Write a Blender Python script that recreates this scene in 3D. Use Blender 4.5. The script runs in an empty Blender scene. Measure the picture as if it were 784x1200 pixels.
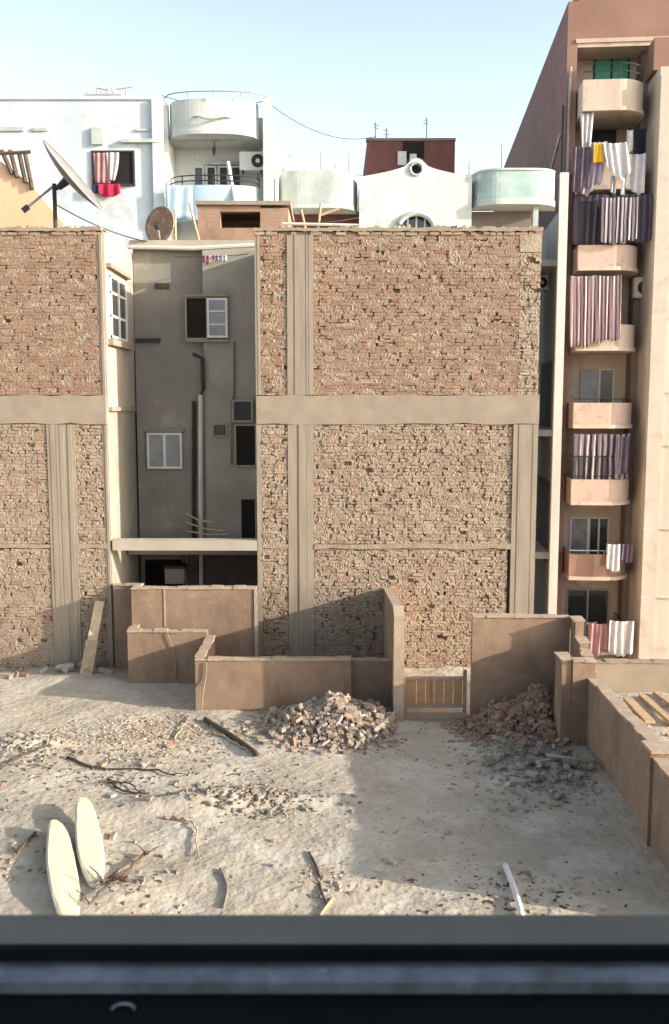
import bpy, math, random
from mathutils import Vector, Matrix, Euler
R = random.Random(7)
rad = math.radians
C = bpy.context.scene.collection
SKY_LO, SKY_HI = 1.95, 1.0
H = 5.3; F = 1080.0; TH = rad(6.6)
CT, ST = math.cos(TH), math.sin(TH)
D = 18.3          # depth of the brick facade
SUN = Vector((-1, .30, -.31)).normalized()

# ---------- measuring helpers: photo measurement -> metres ----------
def ray(px, py):
    u = (px-392)/F; v = (600-py)/F
    return Vector((u, CT+v*ST, -ST+v*CT))
def P(px, py, Y):
    d = ray(px, py); t = Y/d.y
    return Vector((d.x*t, Y, H+d.z*t))
def G(px, py, z=0.0):
    d = ray(px, py); t = (z-H)/d.z
    return Vector((d.x*t, d.y*t, z))
def X(px, py, Y): return P(px, py, Y).x
def Z(py, Y): return P(392, py, Y).z

# ---------- materials ----------
def mat(name, c1, c2=None, rough=.85, scale=3.0, fine=40.0, bump=.3, dist=.01, streak=False,
        spots=None, spot_amt=.5, spot_scale=1.2, metal=0.0, island=None, spec=.3, trans=0, isl=.72):
    m = bpy.data.materials.new(name); m.use_nodes = True
    nt = m.node_tree; N = nt.nodes; L = nt.links
    b = N['Principled BSDF']
    b.inputs['Roughness'].default_value = rough
    b.inputs['Metallic'].default_value = metal
    b.inputs['Specular IOR Level'].default_value = spec
    geo = N.new('ShaderNodeNewGeometry')
    mp = N.new('ShaderNodeMapping'); L.new(geo.outputs['Position'], mp.inputs[0])
    if streak: mp.inputs['Scale'].default_value = (1, 1, .12)
    c2 = c2 or tuple(x*.8 for x in c1)
    n1 = N.new('ShaderNodeTexNoise'); n1.inputs['Scale'].default_value = scale
    n1.inputs['Detail'].default_value = 8; n1.inputs['Roughness'].default_value = .65
    L.new(mp.outputs[0], n1.inputs['Vector'])
    r1 = N.new('ShaderNodeValToRGB')
    r1.color_ramp.elements[0].position = .35; r1.color_ramp.elements[0].color = (*c2, 1)
    r1.color_ramp.elements[1].position = .65; r1.color_ramp.elements[1].color = (*c1, 1)
    L.new(n1.outputs[0], r1.inputs[0]); col = r1.outputs[0]
    if island:
        ri = N.new('ShaderNodeValToRGB'); ri.color_ramp.interpolation = 'LINEAR'
        els = ri.color_ramp.elements
        els[0].position = 0; els[0].color = (*island[0], 1)
        els[1].position = 1; els[1].color = (*island[-1], 1)
        for i, cc in enumerate(island[1:-1]):
            e = els.new((i+1)/(len(island)-1)); e.color = (*cc, 1)
        L.new(geo.outputs['Random Per Island'], ri.inputs[0])
        mx = N.new('ShaderNodeMix'); mx.data_type = 'RGBA'; mx.inputs[0].default_value = isl
        L.new(col, mx.inputs[6]); L.new(ri.outputs[0], mx.inputs[7]); col = mx.outputs[2]
    if spots:
        n2 = N.new('ShaderNodeTexNoise'); n2.inputs['Scale'].default_value = spot_scale
        n2.inputs['Detail'].default_value = 9; n2.inputs['Roughness'].default_value = .72
        L.new(geo.outputs['Position'], n2.inputs['Vector'])
        r2 = N.new('ShaderNodeValToRGB')
        r2.color_ramp.elements[0].position = .62-spot_amt*.3; r2.color_ramp.elements[0].color = (0, 0, 0, 1)
        r2.color_ramp.elements[1].position = .74-spot_amt*.3; r2.color_ramp.elements[1].color = (1, 1, 1, 1)
        L.new(n2.outputs[0], r2.inputs[0])
        mx = N.new('ShaderNodeMix'); mx.data_type = 'RGBA'
        L.new(r2.outputs[0], mx.inputs[0]); L.new(col, mx.inputs[6]); mx.inputs[7].default_value = (*spots, 1)
        col = mx.outputs[2]
    L.new(col, b.inputs['Base Color'])
    if bump:
        n3 = N.new('ShaderNodeTexNoise'); n3.inputs['Scale'].default_value = fine
        n3.inputs['Detail'].default_value = 5
        L.new(mp.outputs[0], n3.inputs['Vector'])
        bp = N.new('ShaderNodeBump'); bp.inputs['Strength'].default_value = bump
        bp.inputs['Distance'].default_value = dist
        L.new(n3.outputs[0], bp.inputs['Height']); L.new(bp.outputs[0], b.inputs['Normal'])
    if trans:
        b.inputs['Transmission Weight'].default_value = trans
    return m

def block_mat(name, c1, c2, mortar, bw=.42, bh=.2, amt=.25):
    """thin-plastered block wall: block joints show faintly through the render coat"""
    m = mat(name, c1, c2, rough=.92, scale=1.6, bump=.35, fine=28, dist=.012)
    nt = m.node_tree; N = nt.nodes; L = nt.links; b = N['Principled BSDF']
    base = b.inputs['Base Color'].links[0].from_socket
    geo = N.new('ShaderNodeNewGeometry'); sp = N.new('ShaderNodeSeparateXYZ'); L.new(geo.outputs['Position'], sp.inputs[0])
    ad = N.new('ShaderNodeMath'); L.new(sp.outputs[0], ad.inputs[0]); L.new(sp.outputs[1], ad.inputs[1])
    cb = N.new('ShaderNodeCombineXYZ'); L.new(ad.outputs[0], cb.inputs[0]); L.new(sp.outputs[2], cb.inputs[1])
    br = N.new('ShaderNodeTexBrick'); br.inputs['Scale'].default_value = 1
    br.inputs['Brick Width'].default_value = bw; br.inputs['Row Height'].default_value = bh
    br.inputs['Mortar Size'].default_value = .014; br.inputs['Mortar Smooth'].default_value = .6
    L.new(cb.outputs[0], br.inputs['Vector'])
    n = N.new('ShaderNodeTexNoise'); n.inputs['Scale'].default_value = 1.3; n.inputs['Detail'].default_value = 6
    L.new(geo.outputs['Position'], n.inputs['Vector'])
    mr = N.new('ShaderNodeMapRange'); mr.inputs[1].default_value = .4; mr.inputs[2].default_value = .7
    mr.inputs[3].default_value = 0; mr.inputs[4].default_value = amt*2.2; L.new(n.outputs[0], mr.inputs[0])
    mu = N.new('ShaderNodeMath'); mu.operation = 'MULTIPLY'
    L.new(br.outputs['Fac'], mu.inputs[0]); L.new(mr.outputs[0], mu.inputs[1])
    mx = N.new('ShaderNodeMix'); mx.data_type = 'RGBA'
    L.new(mu.outputs[0], mx.inputs[0]); L.new(base, mx.inputs[6]); mx.inputs[7].default_value = (*mortar, 1)
    # hairy dirty stains, paler salt blooms
    n2 = N.new('ShaderNodeTexNoise'); n2.inputs['Scale'].default_value = 3.5; n2.inputs['Detail'].default_value = 10
    n2.inputs['Roughness'].default_value = .75; L.new(geo.outputs['Position'], n2.inputs['Vector'])
    mr2 = N.new('ShaderNodeMapRange'); mr2.inputs[1].default_value = .50; mr2.inputs[2].default_value = .68
    mr2.inputs[4].default_value = .55; L.new(n2.outputs[0], mr2.inputs[0])
    mx2 = N.new('ShaderNodeMix'); mx2.data_type = 'RGBA'
    L.new(mr2.outputs[0], mx2.inputs[0]); L.new(mx.outputs[2], mx2.inputs[6]); mx2.inputs[7].default_value = (*mortar, 1)
    n4 = N.new('ShaderNodeTexNoise'); n4.inputs['Scale'].default_value = 1.7; n4.inputs['Detail'].default_value = 7; n4.inputs['Roughness'].default_value = .7
    mp4 = N.new('ShaderNodeMapping'); mp4.inputs['Scale'].default_value = (1, 1, .45); mp4.inputs['Location'].default_value = (4, 9, 2)
    L.new(geo.outputs['Position'], mp4.inputs[0]); L.new(mp4.outputs[0], n4.inputs['Vector'])
    mr4 = N.new('ShaderNodeMapRange'); mr4.inputs[1].default_value = .5; mr4.inputs[2].default_value = .66; mr4.inputs[4].default_value = .6; L.new(n4.outputs[0], mr4.inputs[0])
    mx4 = N.new('ShaderNodeMix'); mx4.data_type = 'RGBA'; L.new(mr4.outputs[0], mx4.inputs[0]); L.new(mx2.outputs[2], mx4.inputs[6]); mx4.inputs[7].default_value = (*(x*.72 for x in c2), 1)
    L.new(mx4.outputs[2], b.inputs['Base Color'])
    return m

def stripe_mat(name, c1, c2, freq=22, ax=0):
    m = bpy.data.materials.new(name); m.use_nodes = True
    nt = m.node_tree; N = nt.nodes; L = nt.links; b = N['Principled BSDF']
    b.inputs['Roughness'].default_value = .9; b.inputs['Specular IOR Level'].default_value = .1
    tc = N.new('ShaderNodeUVMap'); w = N.new('ShaderNodeTexWave'); w.inputs['Scale'].default_value = freq
    w.inputs['Distortion'].default_value = 1.2; w.inputs['Detail'].default_value = 1; w.inputs['Detail Scale'].default_value = 1
    L.new(tc.outputs[0], w.inputs[0])
    r = N.new('ShaderNodeValToRGB'); r.color_ramp.elements[0].color = (*c1, 1); r.color_ramp.elements[1].color = (*c2, 1)
    r.color_ramp.elements[0].position = .3; r.color_ramp.elements[1].position = .62
    L.new(w.outputs[1], r.inputs[0]); L.new(r.outputs[0], b.inputs['Base Color'])
    return m

M = {}
M['mortar'] = mat('grey mortar', (.40, .32, .235), (.27, .205, .145), scale=2.2, fine=22, bump=.8, dist=.02)
M['mortar_pale'] = mat('pale mortar', (.35, .275, .20), (.26, .20, .145), scale=5, fine=40, bump=.8, dist=.02)
M['brick_red'] = mat('red brick', (.285, .178, .118), (.235, .142, .095), scale=1.1, fine=45, bump=.7, dist=.01,
    spots=(.31, .235, .175), spot_amt=.33, spot_scale=4.5, isl=.28,
    island=[(.22, .12, .08), (.31, .185, .13), (.27, .16, .11), (.34, .225, .16), (.20, .11, .08)])
M['brick_tan'] = mat('tan brick', (.31, .215, .155), (.26, .17, .12), scale=1.1, fine=45, bump=.7, dist=.01,
    spots=(.34, .275, .205), spot_amt=.58, spot_scale=4.5, isl=.28,
    island=[(.22, .13, .09), (.33, .22, .15), (.29, .185, .13), (.37, .27, .195), (.20, .115, .08)])
M['concrete'] = mat('beige concrete', (.325, .265, .20), (.25, .20, .15), scale=1.8, fine=30, bump=.35,
    spots=(.26, .21, .15), spot_amt=.15, spot_scale=2.5)
M['concrete_streak'] = mat('board marked concrete', (.32, .265, .205), (.25, .205, .155), scale=7, fine=40, bump=.35, streak=True, dist=.010)
M['plaster_grey'] = mat('grey brown plaster', (.29, .262, .218), (.22, .20, .17), scale=.9, fine=20, bump=.25,
    spots=(.36, .33, .27), spot_amt=.18, spot_scale=.9)
M['plaster_grey2'] = mat('lighter grey plaster', (.34, .315, .26), (.26, .24, .195), scale=1.2, fine=20, bump=.25)
M['plaster_cream'] = mat('cream plaster', (.43, .38, .31), (.35, .31, .25), scale=1.5, fine=25, bump=.2)
M['white_wash'] = mat('white wash', (.56, .63, .66), (.46, .53, .57), scale=.9, fine=15, bump=.2, streak=True,
    spots=(.44, .47, .47), spot_amt=.3, spot_scale=1.6)
M['white_blue'] = mat('pale blue wash', (.45, .57, .67), (.38, .50, .60), scale=1.0, fine=15, bump=.1)
M['villa_white'] = mat('villa white', (.60, .61, .58), (.49, .52, .50), scale=1.0, fine=15, bump=.15,
    spots=(.40, .47, .45), spot_amt=.34, spot_scale=2.2)
M['villa_green'] = mat('pale green weathered paint', (.44, .55, .50), (.28, .41, .38), scale=1.3, fine=15, bump=.15,
    spots=(.66, .70, .64), spot_amt=.35, spot_scale=1.6)
M['villa_grey'] = mat('greenish grey paint', (.48, .52, .48), (.33, .38, .37), scale=1.6, fine=15, bump=.15)
M['dark_redbrown'] = mat('dark red brown wall', (.155, .065, .05), (.11, .05, .04), scale=2, fine=30, bump=.3)
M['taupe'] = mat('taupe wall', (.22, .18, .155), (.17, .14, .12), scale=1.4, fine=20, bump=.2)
M['tower_brown'] = mat('brown render', (.31, .185, .135), (.25, .145, .105), scale=.6, fine=20, bump=.2)
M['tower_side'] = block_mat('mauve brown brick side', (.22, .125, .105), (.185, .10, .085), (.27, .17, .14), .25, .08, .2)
M['tower_cream'] = mat('tower cream', (.60, .49, .39), (.52, .415, .33), scale=2.0, fine=15, bump=.1, streak=True, spots=(.40, .32, .25), spot_amt=.28, spot_scale=1.7)
M['tower_pink'] = mat('pink cream', (.58, .43, .35), (.50, .36, .29), scale=2.0, fine=15, bump=.1, streak=True, spots=(.38, .28, .23), spot_amt=.28, spot_scale=1.9)
M['pilaster'] = mat('cream pilaster', (.60, .51, .42), (.53, .45, .37), scale=1.2, fine=10, bump=.1, streak=True, spots=(.47, .39, .32), spot_amt=.3, spot_scale=.9)
M['pillar_white'] = mat('white pillar paint', (.66, .63, .56), (.50, .47, .41), scale=1.2, fine=20, bump=.2, streak=True)
M['block_wall'] = block_mat('rose brown block wall', (.295, .198, .135), (.235, .155, .105), (.375, .285, .205), amt=.14)
M['block_cap'] = mat('pale mortar coping', (.43, .335, .25), (.34, .255, .185), scale=6, fine=30, bump=.6)
M['dark'] = mat('painted interior shade', (.018, .014, .012), (.012, .01, .009), bump=0)  # shade of unlit interiors put into a flat near-black colour
M['room_shade'] = mat('painted room shade', (.13, .105, .085), (.07, .055, .045), bump=0)  # shade of dim rooms and slots put into the colour
M['white_frame'] = mat('white painted frame', (.72, .70, .66), (.62, .60, .56), bump=0, rough=.5)
M['grey_frame'] = mat('grey aluminium', (.38, .38, .36), (.30, .30, .29), bump=0, rough=.5)
M['glass'] = mat('window glass', (.05, .06, .065), (.035, .04, .045), bump=0, rough=.08, spec=.6)
M['glass_pale'] = mat('curtained glass', (.30, .31, .32), (.20, .21, .23), bump=0, rough=.2, spec=.5)  # paler and rougher than the plain window glass
M['glass_green'] = mat('green shutter glass', (.05, .36, .20), (.10, .45, .30), bump=0, rough=.35, scale=4)
M['metal_dark'] = mat('dark iron', (.05, .045, .045), (.03, .028, .028), bump=0, rough=.6)
M['metal_grey'] = mat('weathered grey metal', (.36, .35, .33), (.26, .25, .24), bump=.1, rough=.6)
M['pvc'] = mat('pale plastic pipe', (.62, .60, .54), (.5, .48, .43), bump=0, rough=.6)
M['dish_grey'] = mat('dish grey', (.20, .20, .20), (.16, .16, .16), bump=0, rough=.7)
M['dish_rust'] = mat('rusty dish', (.34, .22, .15), (.24, .15, .10), bump=.2, rough=.8, spots=(.45, .36, .28), spot_amt=.3, spot_scale=6)
M['wood_pale'] = mat('pale weathered wood', (.50, .38, .24), (.38, .28, .18), scale=8, bump=.4)
M['wood_dark'] = mat('dark weathered wood', (.12, .085, .06), (.07, .05, .035), scale=8, bump=.4)
M['gate_tan'] = mat('tan gate boards', (.52, .33, .17), (.42, .26, .13), scale=4, bump=.3)
M['ground'] = None
M['peach'] = mat('peach plaster', (.70, .46, .29), (.62, .40, .25), scale=.8, fine=15, bump=.15)
M['board_white'] = mat('cream foam', (.74, .67, .48), (.64, .57, .40), scale=5, fine=30, bump=.2)
M['cloth_white'] = mat('white cloth', (.62, .585, .57), (.50, .47, .47), bump=0, scale=6)
M['cloth_red'] = mat('red cloth', (.50, .02, .06), (.38, .015, .05), bump=0)
M['cloth_yellow'] = mat('yellow cloth', (.80, .50, .05), (.72, .42, .04), bump=0)
M['cloth_purple'] = mat('purple cloth', (.13, .095, .125), (.08, .06, .08), bump=0)
M['cloth_navy'] = mat('navy cloth', (.02, .025, .05), (.015, .018, .035), bump=0)
M['cloth_lilac'] = mat('lilac cloth', (.40, .33, .39), (.29, .23, .28), bump=0, scale=8)
M['cloth_pink'] = mat('pink cloth', (.42, .23, .22), (.30, .15, .155), bump=0)
M['cloth_grey'] = mat('grey cloth', (.40, .38, .38), (.30, .28, .28), bump=0)
M['stripe'] = stripe_mat('pink striped awning cloth', (.17, .095, .11), (.52, .41, .40), 4.5)
M['stripe_grey'] = stripe_mat('grey striped curtain cloth', (.07, .055, .07), (.42, .36, .37), 3.0)
M['stripe_dark'] = stripe_mat('dark mauve curtain cloth', (.055, .045, .065), (.11, .09, .12), 4.0)
M['brick_pale'] = mat('pale broken brick', (.44, .365, .285), (.29, .22, .165), scale=9, fine=50, bump=.5)
M['brick_warm'] = mat('warm broken brick', (.38, .26, .19), (.27, .17, .12), scale=9, fine=50, bump=.5)
M['brick_dark_red'] = mat('red broken brick', (.24, .16, .12), (.14, .09, .067), scale=9, fine=50, bump=.5)  # dark red bricks of the right hand heap
M['stone_grey'] = mat('grey cement lump', (.42, .38, .31), (.27, .24, .20), scale=9, fine=50, bump=.5)
M['sill_grey'] = mat('dusty grey aluminium', (.21, .195, .165), (.165, .155, .13), scale=9, fine=60, bump=.1, rough=.75)
M['sill_dark'] = mat('black rubber gasket', (.012, .013, .014), (.008, .009, .01), scale=9, bump=.1, rough=.95, spec=.08)
M['sill_rail'] = mat('scuffed rail metal', (.34, .36, .39), (.16, .17, .185), scale=14, fine=60, bump=.3, rough=.35, metal=.4, spots=(.42, .44, .46), spot_amt=.1, spot_scale=22)
M['street'] = mat('dusty street', (.30, .26, .21), (.24, .21, .17), scale=.4, bump=.2)

# sandy ground of the lot
def ground_mat():
    m = mat('sandy ground', (.45, .395, .31), (.37, .32, .25), rough=.95, scale=.7, fine=9, bump=.6, dist=.05,
            spots=(.50, .455, .375), spot_amt=.5, spot_scale=.9)
    nt = m.node_tree; N = nt.nodes; L = nt.links; b = N['Principled BSDF']
    base = b.inputs['Base Color'].links[0].from_socket
    geo = N.new('ShaderNodeNewGeometry')
    v = N.new('ShaderNodeTexNoise'); v.inputs['Scale'].default_value = 17; v.inputs['Detail'].default_value = 6; v.inputs['Roughness'].default_value = .8
    L.new(geo.outputs['Position'], v.inputs['Vector'])
    big = N.new('ShaderNodeTexNoise'); big.inputs['Scale'].default_value = .55; big.inputs['Detail'].default_value = 3
    L.new(geo.outputs['Position'], big.inputs['Vector'])
    ad = N.new('ShaderNodeMath'); ad.operation = 'MULTIPLY_ADD'; L.new(big.outputs[0], ad.inputs[0]); ad.inputs[1].default_value = .35
    L.new(v.outputs[0], ad.inputs[2])
    mr = N.new('ShaderNodeMapRange'); mr.inputs[1].default_value = .74; mr.inputs[2].default_value = .86; mr.inputs[4].default_value = .55
    L.new(ad.outputs[0], mr.inputs[0])
    mx = N.new('ShaderNodeMix'); mx.data_type = 'RGBA'; L.new(mr.outputs[0], mx.inputs[0]); L.new(base, mx.inputs[6])
    mx.inputs[7].default_value = (.26, .21, .16, 1)
    L.new(mx.outputs[2], b.inputs['Base Color'])
    return m
M['ground'] = ground_mat()

# ---------- mesh builder ----------
BOXF = [(0, 3, 2, 1), (4, 5, 6, 7), (0, 1, 5, 4), (1, 2, 6, 5), (2, 3, 7, 6), (3, 0, 4, 7)]
class MB:
    def __init__(s, tf=None): s.v = []; s.f = []; s.uv = None; s.tf = tf
    def add(s, vs, fs):
        n = len(s.v)
        if s.tf: vs = [s.tf(*p) for p in vs]
        s.v += [tuple(p) for p in vs]; s.f += [tuple(i+n for i in f) for f in fs]; return s
    def box(s, x0, x1, y0, y1, z0, z1, j=0):
        if x0 > x1: x0, x1 = x1, x0
        if y0 > y1: y0, y1 = y1, y0
        if z0 > z1: z0, z1 = z1, z0
        vs = [(x0, y0, z0), (x1, y0, z0), (x1, y1, z0), (x0, y1, z0), (x0, y0, z1), (x1, y0, z1), (x1, y1, z1), (x0, y1, z1)]
        if j: vs = [tuple(c+R.uniform(-j, j) for c in p) for p in vs]
        return s.add(vs, BOXF)
    def prism(s, poly, y0, y1, axis='y'):
        """polygon in (x,z) extruded along y ('y'), in (y,z) along x ('x'), in (x,y) along z ('z')"""
        n = len(poly)
        mk = {'y': lambda a, b, c: (a, c, b), 'x': lambda a, b, c: (c, a, b), 'z': lambda a, b, c: (a, b, c)}[axis]
        vs = [mk(a, b, y0) for a, b in poly]+[mk(a, b, y1) for a, b in poly]
        fs = [tuple(range(n)), tuple(range(2*n-1, n-1, -1))]
        fs += [(i, i+n, (i+1) % n+n, (i+1) % n) for i in range(n)]
        return s.add(vs, fs)
    def tube(s, pts, r, n=8, r2=None):
        pts = [Vector(p) for p in pts]; vs = []; fs = []
        for i, p in enumerate(pts):
            a = pts[max(i-1, 0)]; b = pts[min(i+1, len(pts)-1)]
            d = (b-a).normalized(); up = Vector((0, 0, 1)) if abs(d.z) < .95 else Vector((1, 0, 0))
            e1 = d.cross(up).normalized(); e2 = d.cross(e1)
            rr = r if r2 is None else r+(r2-r)*i/(len(pts)-1)
            for k in range(n):
                t = 2*math.pi*k/n; vs.append(p+e1*math.cos(t)*rr+e2*math.sin(t)*rr)
        for i in range(len(pts)-1):
            for k in range(n):
                fs.append((i*n+k, i*n+(k+1) % n, (i+1)*n+(k+1) % n, (i+1)*n+k))
        fs += [tuple(range(n-1, -1, -1)), tuple(range((len(pts)-1)*n, len(pts)*n))]
        return s.add(vs, fs)
    def grid(s, fn, nu, nv, thick=None):
        """fn(u,v)->point; optional thickness vector"""
        vs = [fn(i/nu, j/nv) for j in range(nv+1) for i in range(nu+1)]
        fs = [(j*(nu+1)+i, j*(nu+1)+i+1, (j+1)*(nu+1)+i+1, (j+1)*(nu+1)+i) for j in range(nv) for i in range(nu)]
        if thick is not None:
            t = Vector(thick); n = len(vs)
            vs = vs+[tuple(Vector(p)+t) for p in vs]
            fs2 = [tuple(reversed([k+n for k in f])) for f in fs]
            W = nu+1
            rim = [j for j in range(nu+1)]+[(j)*W+nu for j in range(1, nv+1)]+[nv*W+i for i in range(nu-1, -1, -1)]+[j*W for j in range(nv-1, 0, -1)]
            fs = fs+fs2+[(rim[k], rim[k]+n, rim[(k+1) % len(rim)]+n, rim[(k+1) % len(rim)]) for k in range(len(rim))]
            s.uvn = ([(i/nu, j/nv) for j in range(nv+1) for i in range(nu+1)])*2
        else:
            s.uvn = [(i/nu, j/nv) for j in range(nv+1) for i in range(nu+1)]
        return s.add(vs, fs)
    def build(s, name, m, parent=None, origin=None, smooth=False, bevel=0):
        me = bpy.data.meshes.new(name)
        xs = [p[0] for p in s.v]; ys = [p[1] for p in s.v]; zs = [p[2] for p in s.v]
        if parent is not None: o0 = wloc(parent)
        elif origin: o0 = Vector(origin)
        else: o0 = Vector(((min(xs)+max(xs))/2, (min(ys)+max(ys))/2, min(zs)))
        me.from_pydata([(p[0]-o0.x, p[1]-o0.y, p[2]-o0.z) for p in s.v], [], s.f)
        if getattr(s, 'uvn', None) and len(s.uvn) == len(s.v):
            ul = me.uv_layers.new(name='UVMap')
            for lp in me.loops: ul.data[lp.index].uv = s.uvn[lp.vertex_index]
        me.update()
        import bmesh
        bm = bmesh.new(); bm.from_mesh(me); bmesh.ops.recalc_face_normals(bm, faces=bm.faces); bm.to_mesh(me); bm.free()
        if smooth:
            for p in me.polygons: p.use_smooth = True
        me.materials.append(M[m] if isinstance(m, str) else m)
        ob = bpy.data.objects.new(name, me); C.objects.link(ob)
        if parent is not None: ob.parent = parent
        else: ob.location = o0
        if bevel:
            b = ob.modifiers.new('bevel', 'BEVEL'); b.width = bevel; b.segments = 2
        return ob
def wloc(o):
    v = Vector(o.location)
    while o.parent: o = o.parent; v += Vector(o.location)
    return v
def tag(o, label=None, cat=None, group=None, kind=None):
    if label: o['label'] = label
    if cat: o['category'] = cat
    if group: o['group'] = group
    if kind: o['kind'] = kind
    return o
def thing(name, loc, label, cat, group=None):
    o = bpy.data.objects.new(name, None); C.objects.link(o); o.location = loc; o.empty_display_size = .2
    return tag(o, label, cat, group)

# ---------- SETTING ----------
def hill(x, y):
    h = 0
    for (cx, cy, sx, sy, a, an) in MOUNDS:
        dx, dy = x-cx, y-cy; c, s_ = math.cos(an), math.sin(an)
        u, v = (dx*c+dy*s_)/sx, (-dx*s_+dy*c)/sy
        h += a*math.exp(-(u*u+v*v)*.5)
    h += .010*math.sin(x*3.1+y*1.7)+.006*math.sin(x*5.3-y*4.1+1)+.004*math.sin(x*11+y*9)+.003*math.sin(x*17-y*13)
    return h
MOUNDS = []
def mound(px, py, sx, sy, a, an=0):
    g = G(px, py); MOUNDS.append((g.x, g.y, sx, sy, a, an))
mound(60, 880, 1.2, .28, .08, .1); mound(28, 880, .45, .14, .20, .15); mound(170, 895, 1.4, .2, .07, -.15); mound(270, 942, .75, .13, .17, .05)
mound(20, 1000, .6, .35, .09); mound(130, 1050, .5, .2, .06, .5); mound(390, 1035, .35, .15, .05)
mound(395, 850, .75, .45, .10); mound(620, 870, .9, .5, .08); mound(640, 920, .7, .3, .06); mound(80, 800, 1.0, .3, .08)
mound(230, 945, .8, .15, .06, .1)
def hs(x, y):   # mounds fade out where walls stand
    return hill(x, y)
g = MB()
x0, x1, y0, y1 = -14.0, 9.0, .7, 18.6
nx, ny = 300, 240
g.grid(lambda u, v: (x0+(x1-x0)*u, y0+(y1-y0)*v, hs(x0+(x1-x0)*u, y0+(y1-y0)*v)), nx, ny)
o = g.build('ground', 'ground', origin=(0, 0, 0), smooth=True); o['kind'] = 'structure'
b = MB().box(-14, 9, .72, 18.58, -7, -.12).build('ground_bank', 'street'); b['kind'] = 'structure'
s_ = MB().add([(-900, -900, -7), (900, -900, -7), (900, 1500, -7), (-900, 1500, -7)], [(0, 1, 2, 3)]).build('street', 'street', origin=(0, 0, -7)); s_['kind'] = 'structure'

# ---------- THE BRICK BUILDING ----------
XL = X(122, 380, D); XR0 = X(300, 480, D); XR1 = X(633, 400, D)
ZT = Z(268, D); YB = D+2.55; ZB = Z(291, YB)
bld = thing('brick_building', ((XL+XR1)/2, D, -7), 'wide unfinished building of raw red brick and beige concrete bands with a shaded light well', 'building')
XW = -13.5
MB().box(XW, XL-.003, D+.16, D+11, -7, ZT-.05).build('wall', 'mortar', bld)
MB().box(XR0+.003, XR1, D+.16, D+11, -7, ZT-.05).build('wall', 'mortar', bld)
MB().box(XL+.05, XR0-.05, YB, D+11, -7, ZB).build('back_wall', 'plaster_grey', bld)

def panel(x0, x1, z0, z1, m, y=D, rough=1.0, holes=.03, name='brick_panel'):
    """rough brickwork: single bricks in courses, with a lumpy mortar sheet between them that sinks where a brick or a joint is open"""
    b = MB(); pits = []
    z = z0+.005
    while z < z1-.02:
        h = .050+R.uniform(-.006, .004)
        if z+h > z1: h = z1-z-.002
        x = x0+.004-(R.random()*.2)
        while x < x1-.015:
            w = R.choice((.20, .19, .10, .095, .14, .17, .09) if rough > 1 else (.21, .215, .20, .11, .16))
            a, c = max(x, x0+.003), min(x+w, x1-.003)
            if R.random() < .10*rough and c-a > .1: c -= R.uniform(.015, .03)
            if c-a > .025:
                if R.random() < holes*.16: pits.append(((a+c)/2, z+h/2, min(.05, (c-a)/2), h*.5, R.uniform(.03, .10)))
                elif R.random() < holes: pits.append((R.uniform(a, c), z+h/2, .012, .012, .0))
                else:
                    r = R.random(); out = R.gauss(0, .004*rough)
                    if r < .04*rough: out += .012
                    elif r < .16*rough: out -= .014
                    yy = y-.013-out; t = R.uniform(-.004, .004)*rough
                    vs = [(a, yy+t, z), (c, yy-t, z), (c, y+.06, z), (a, y+.06, z), (a, yy+t*.5, z+h), (c, yy-t, z+h), (c, y+.06, z+h), (a, y+.06, z+h)]
                    vs = [(p[0]+R.uniform(-.006, .006)*rough, p[1], p[2]+R.uniform(-.008, .008)*rough) for p in vs]
                    b.add(vs, BOXF)
                if R.random() < .13*rough: pits.append((c+.006, z+h*R.random(), .010+R.random()*.008, .016+R.random()*.016, R.uniform(.03, .08)))
                if R.random() < .07*rough: pits.append((R.uniform(a, c), z+h+.006, .04, .012, R.uniform(.02, .06)))
            x += w+R.uniform(.012, .028)
        z += h+R.uniform(.012, .020)
    nb = len(b.f)
    # mortar sheet
    st_ = .024; nu = max(2, int((x1-x0)/st_)); nv = max(2, int((z1-z0)/st_))
    gx, gz = (x1-x0)/nu, (z1-z0)/nv
    dep = [[-.006+R.gauss(0, .0031)*rough+(-.012 if R.random() < .06*rough else 0) for _ in range(nu+1)] for _ in range(nv+1)]
    for (px_, pz_, sx, sz, dp) in pits:
        i0, i1 = max(0, round((px_-sx-x0)/gx)), min(nu, round((px_+sx-x0)/gx)); j0, j1 = max(0, round((pz_-sz-z0)/gz)), min(nv, round((pz_+sz-z0)/gz))
        for j in range(j0, j1+1):
            for i in range(i0, i1+1): dep[j][i] = dp
    vs = [(x0+gx*i, y+dep[j][i], z0+gz*j) for j in range(nv+1) for i in range(nu+1)]
    b.add(vs, [(j*(nu+1)+i, j*(nu+1)+i+1, (j+1)*(nu+1)+i+1, (j+1)*(nu+1)+i) for j in range(nv) for i in range(nu)])
    o = b.build(name, m, bld)
    o.data.materials.append(M['mortar_pale'])
    for p in o.data.polygons[nb:]: p.material_index = 1
    return o
def beam(x0, x1, z0, z1, y=D, m='concrete', name='concrete_beam', out=.035):
    # slightly wavy cast edge
    n = max(2, int(abs(x1-x0)/.35)); top = [z1+R.uniform(-.02, .012) for _ in range(n+1)]; bot = [z0+R.uniform(-.012, .025) for _ in range(n+1)]
    poly = [(x0+(x1-x0)*i/n, bot[i]) for i in range(n+1)]+[(x0+(x1-x0)*i/n, top[i]) for i in range(n, -1, -1)]
    return MB().prism(poly, y-out, y+.15).build(name, m, bld)
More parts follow.
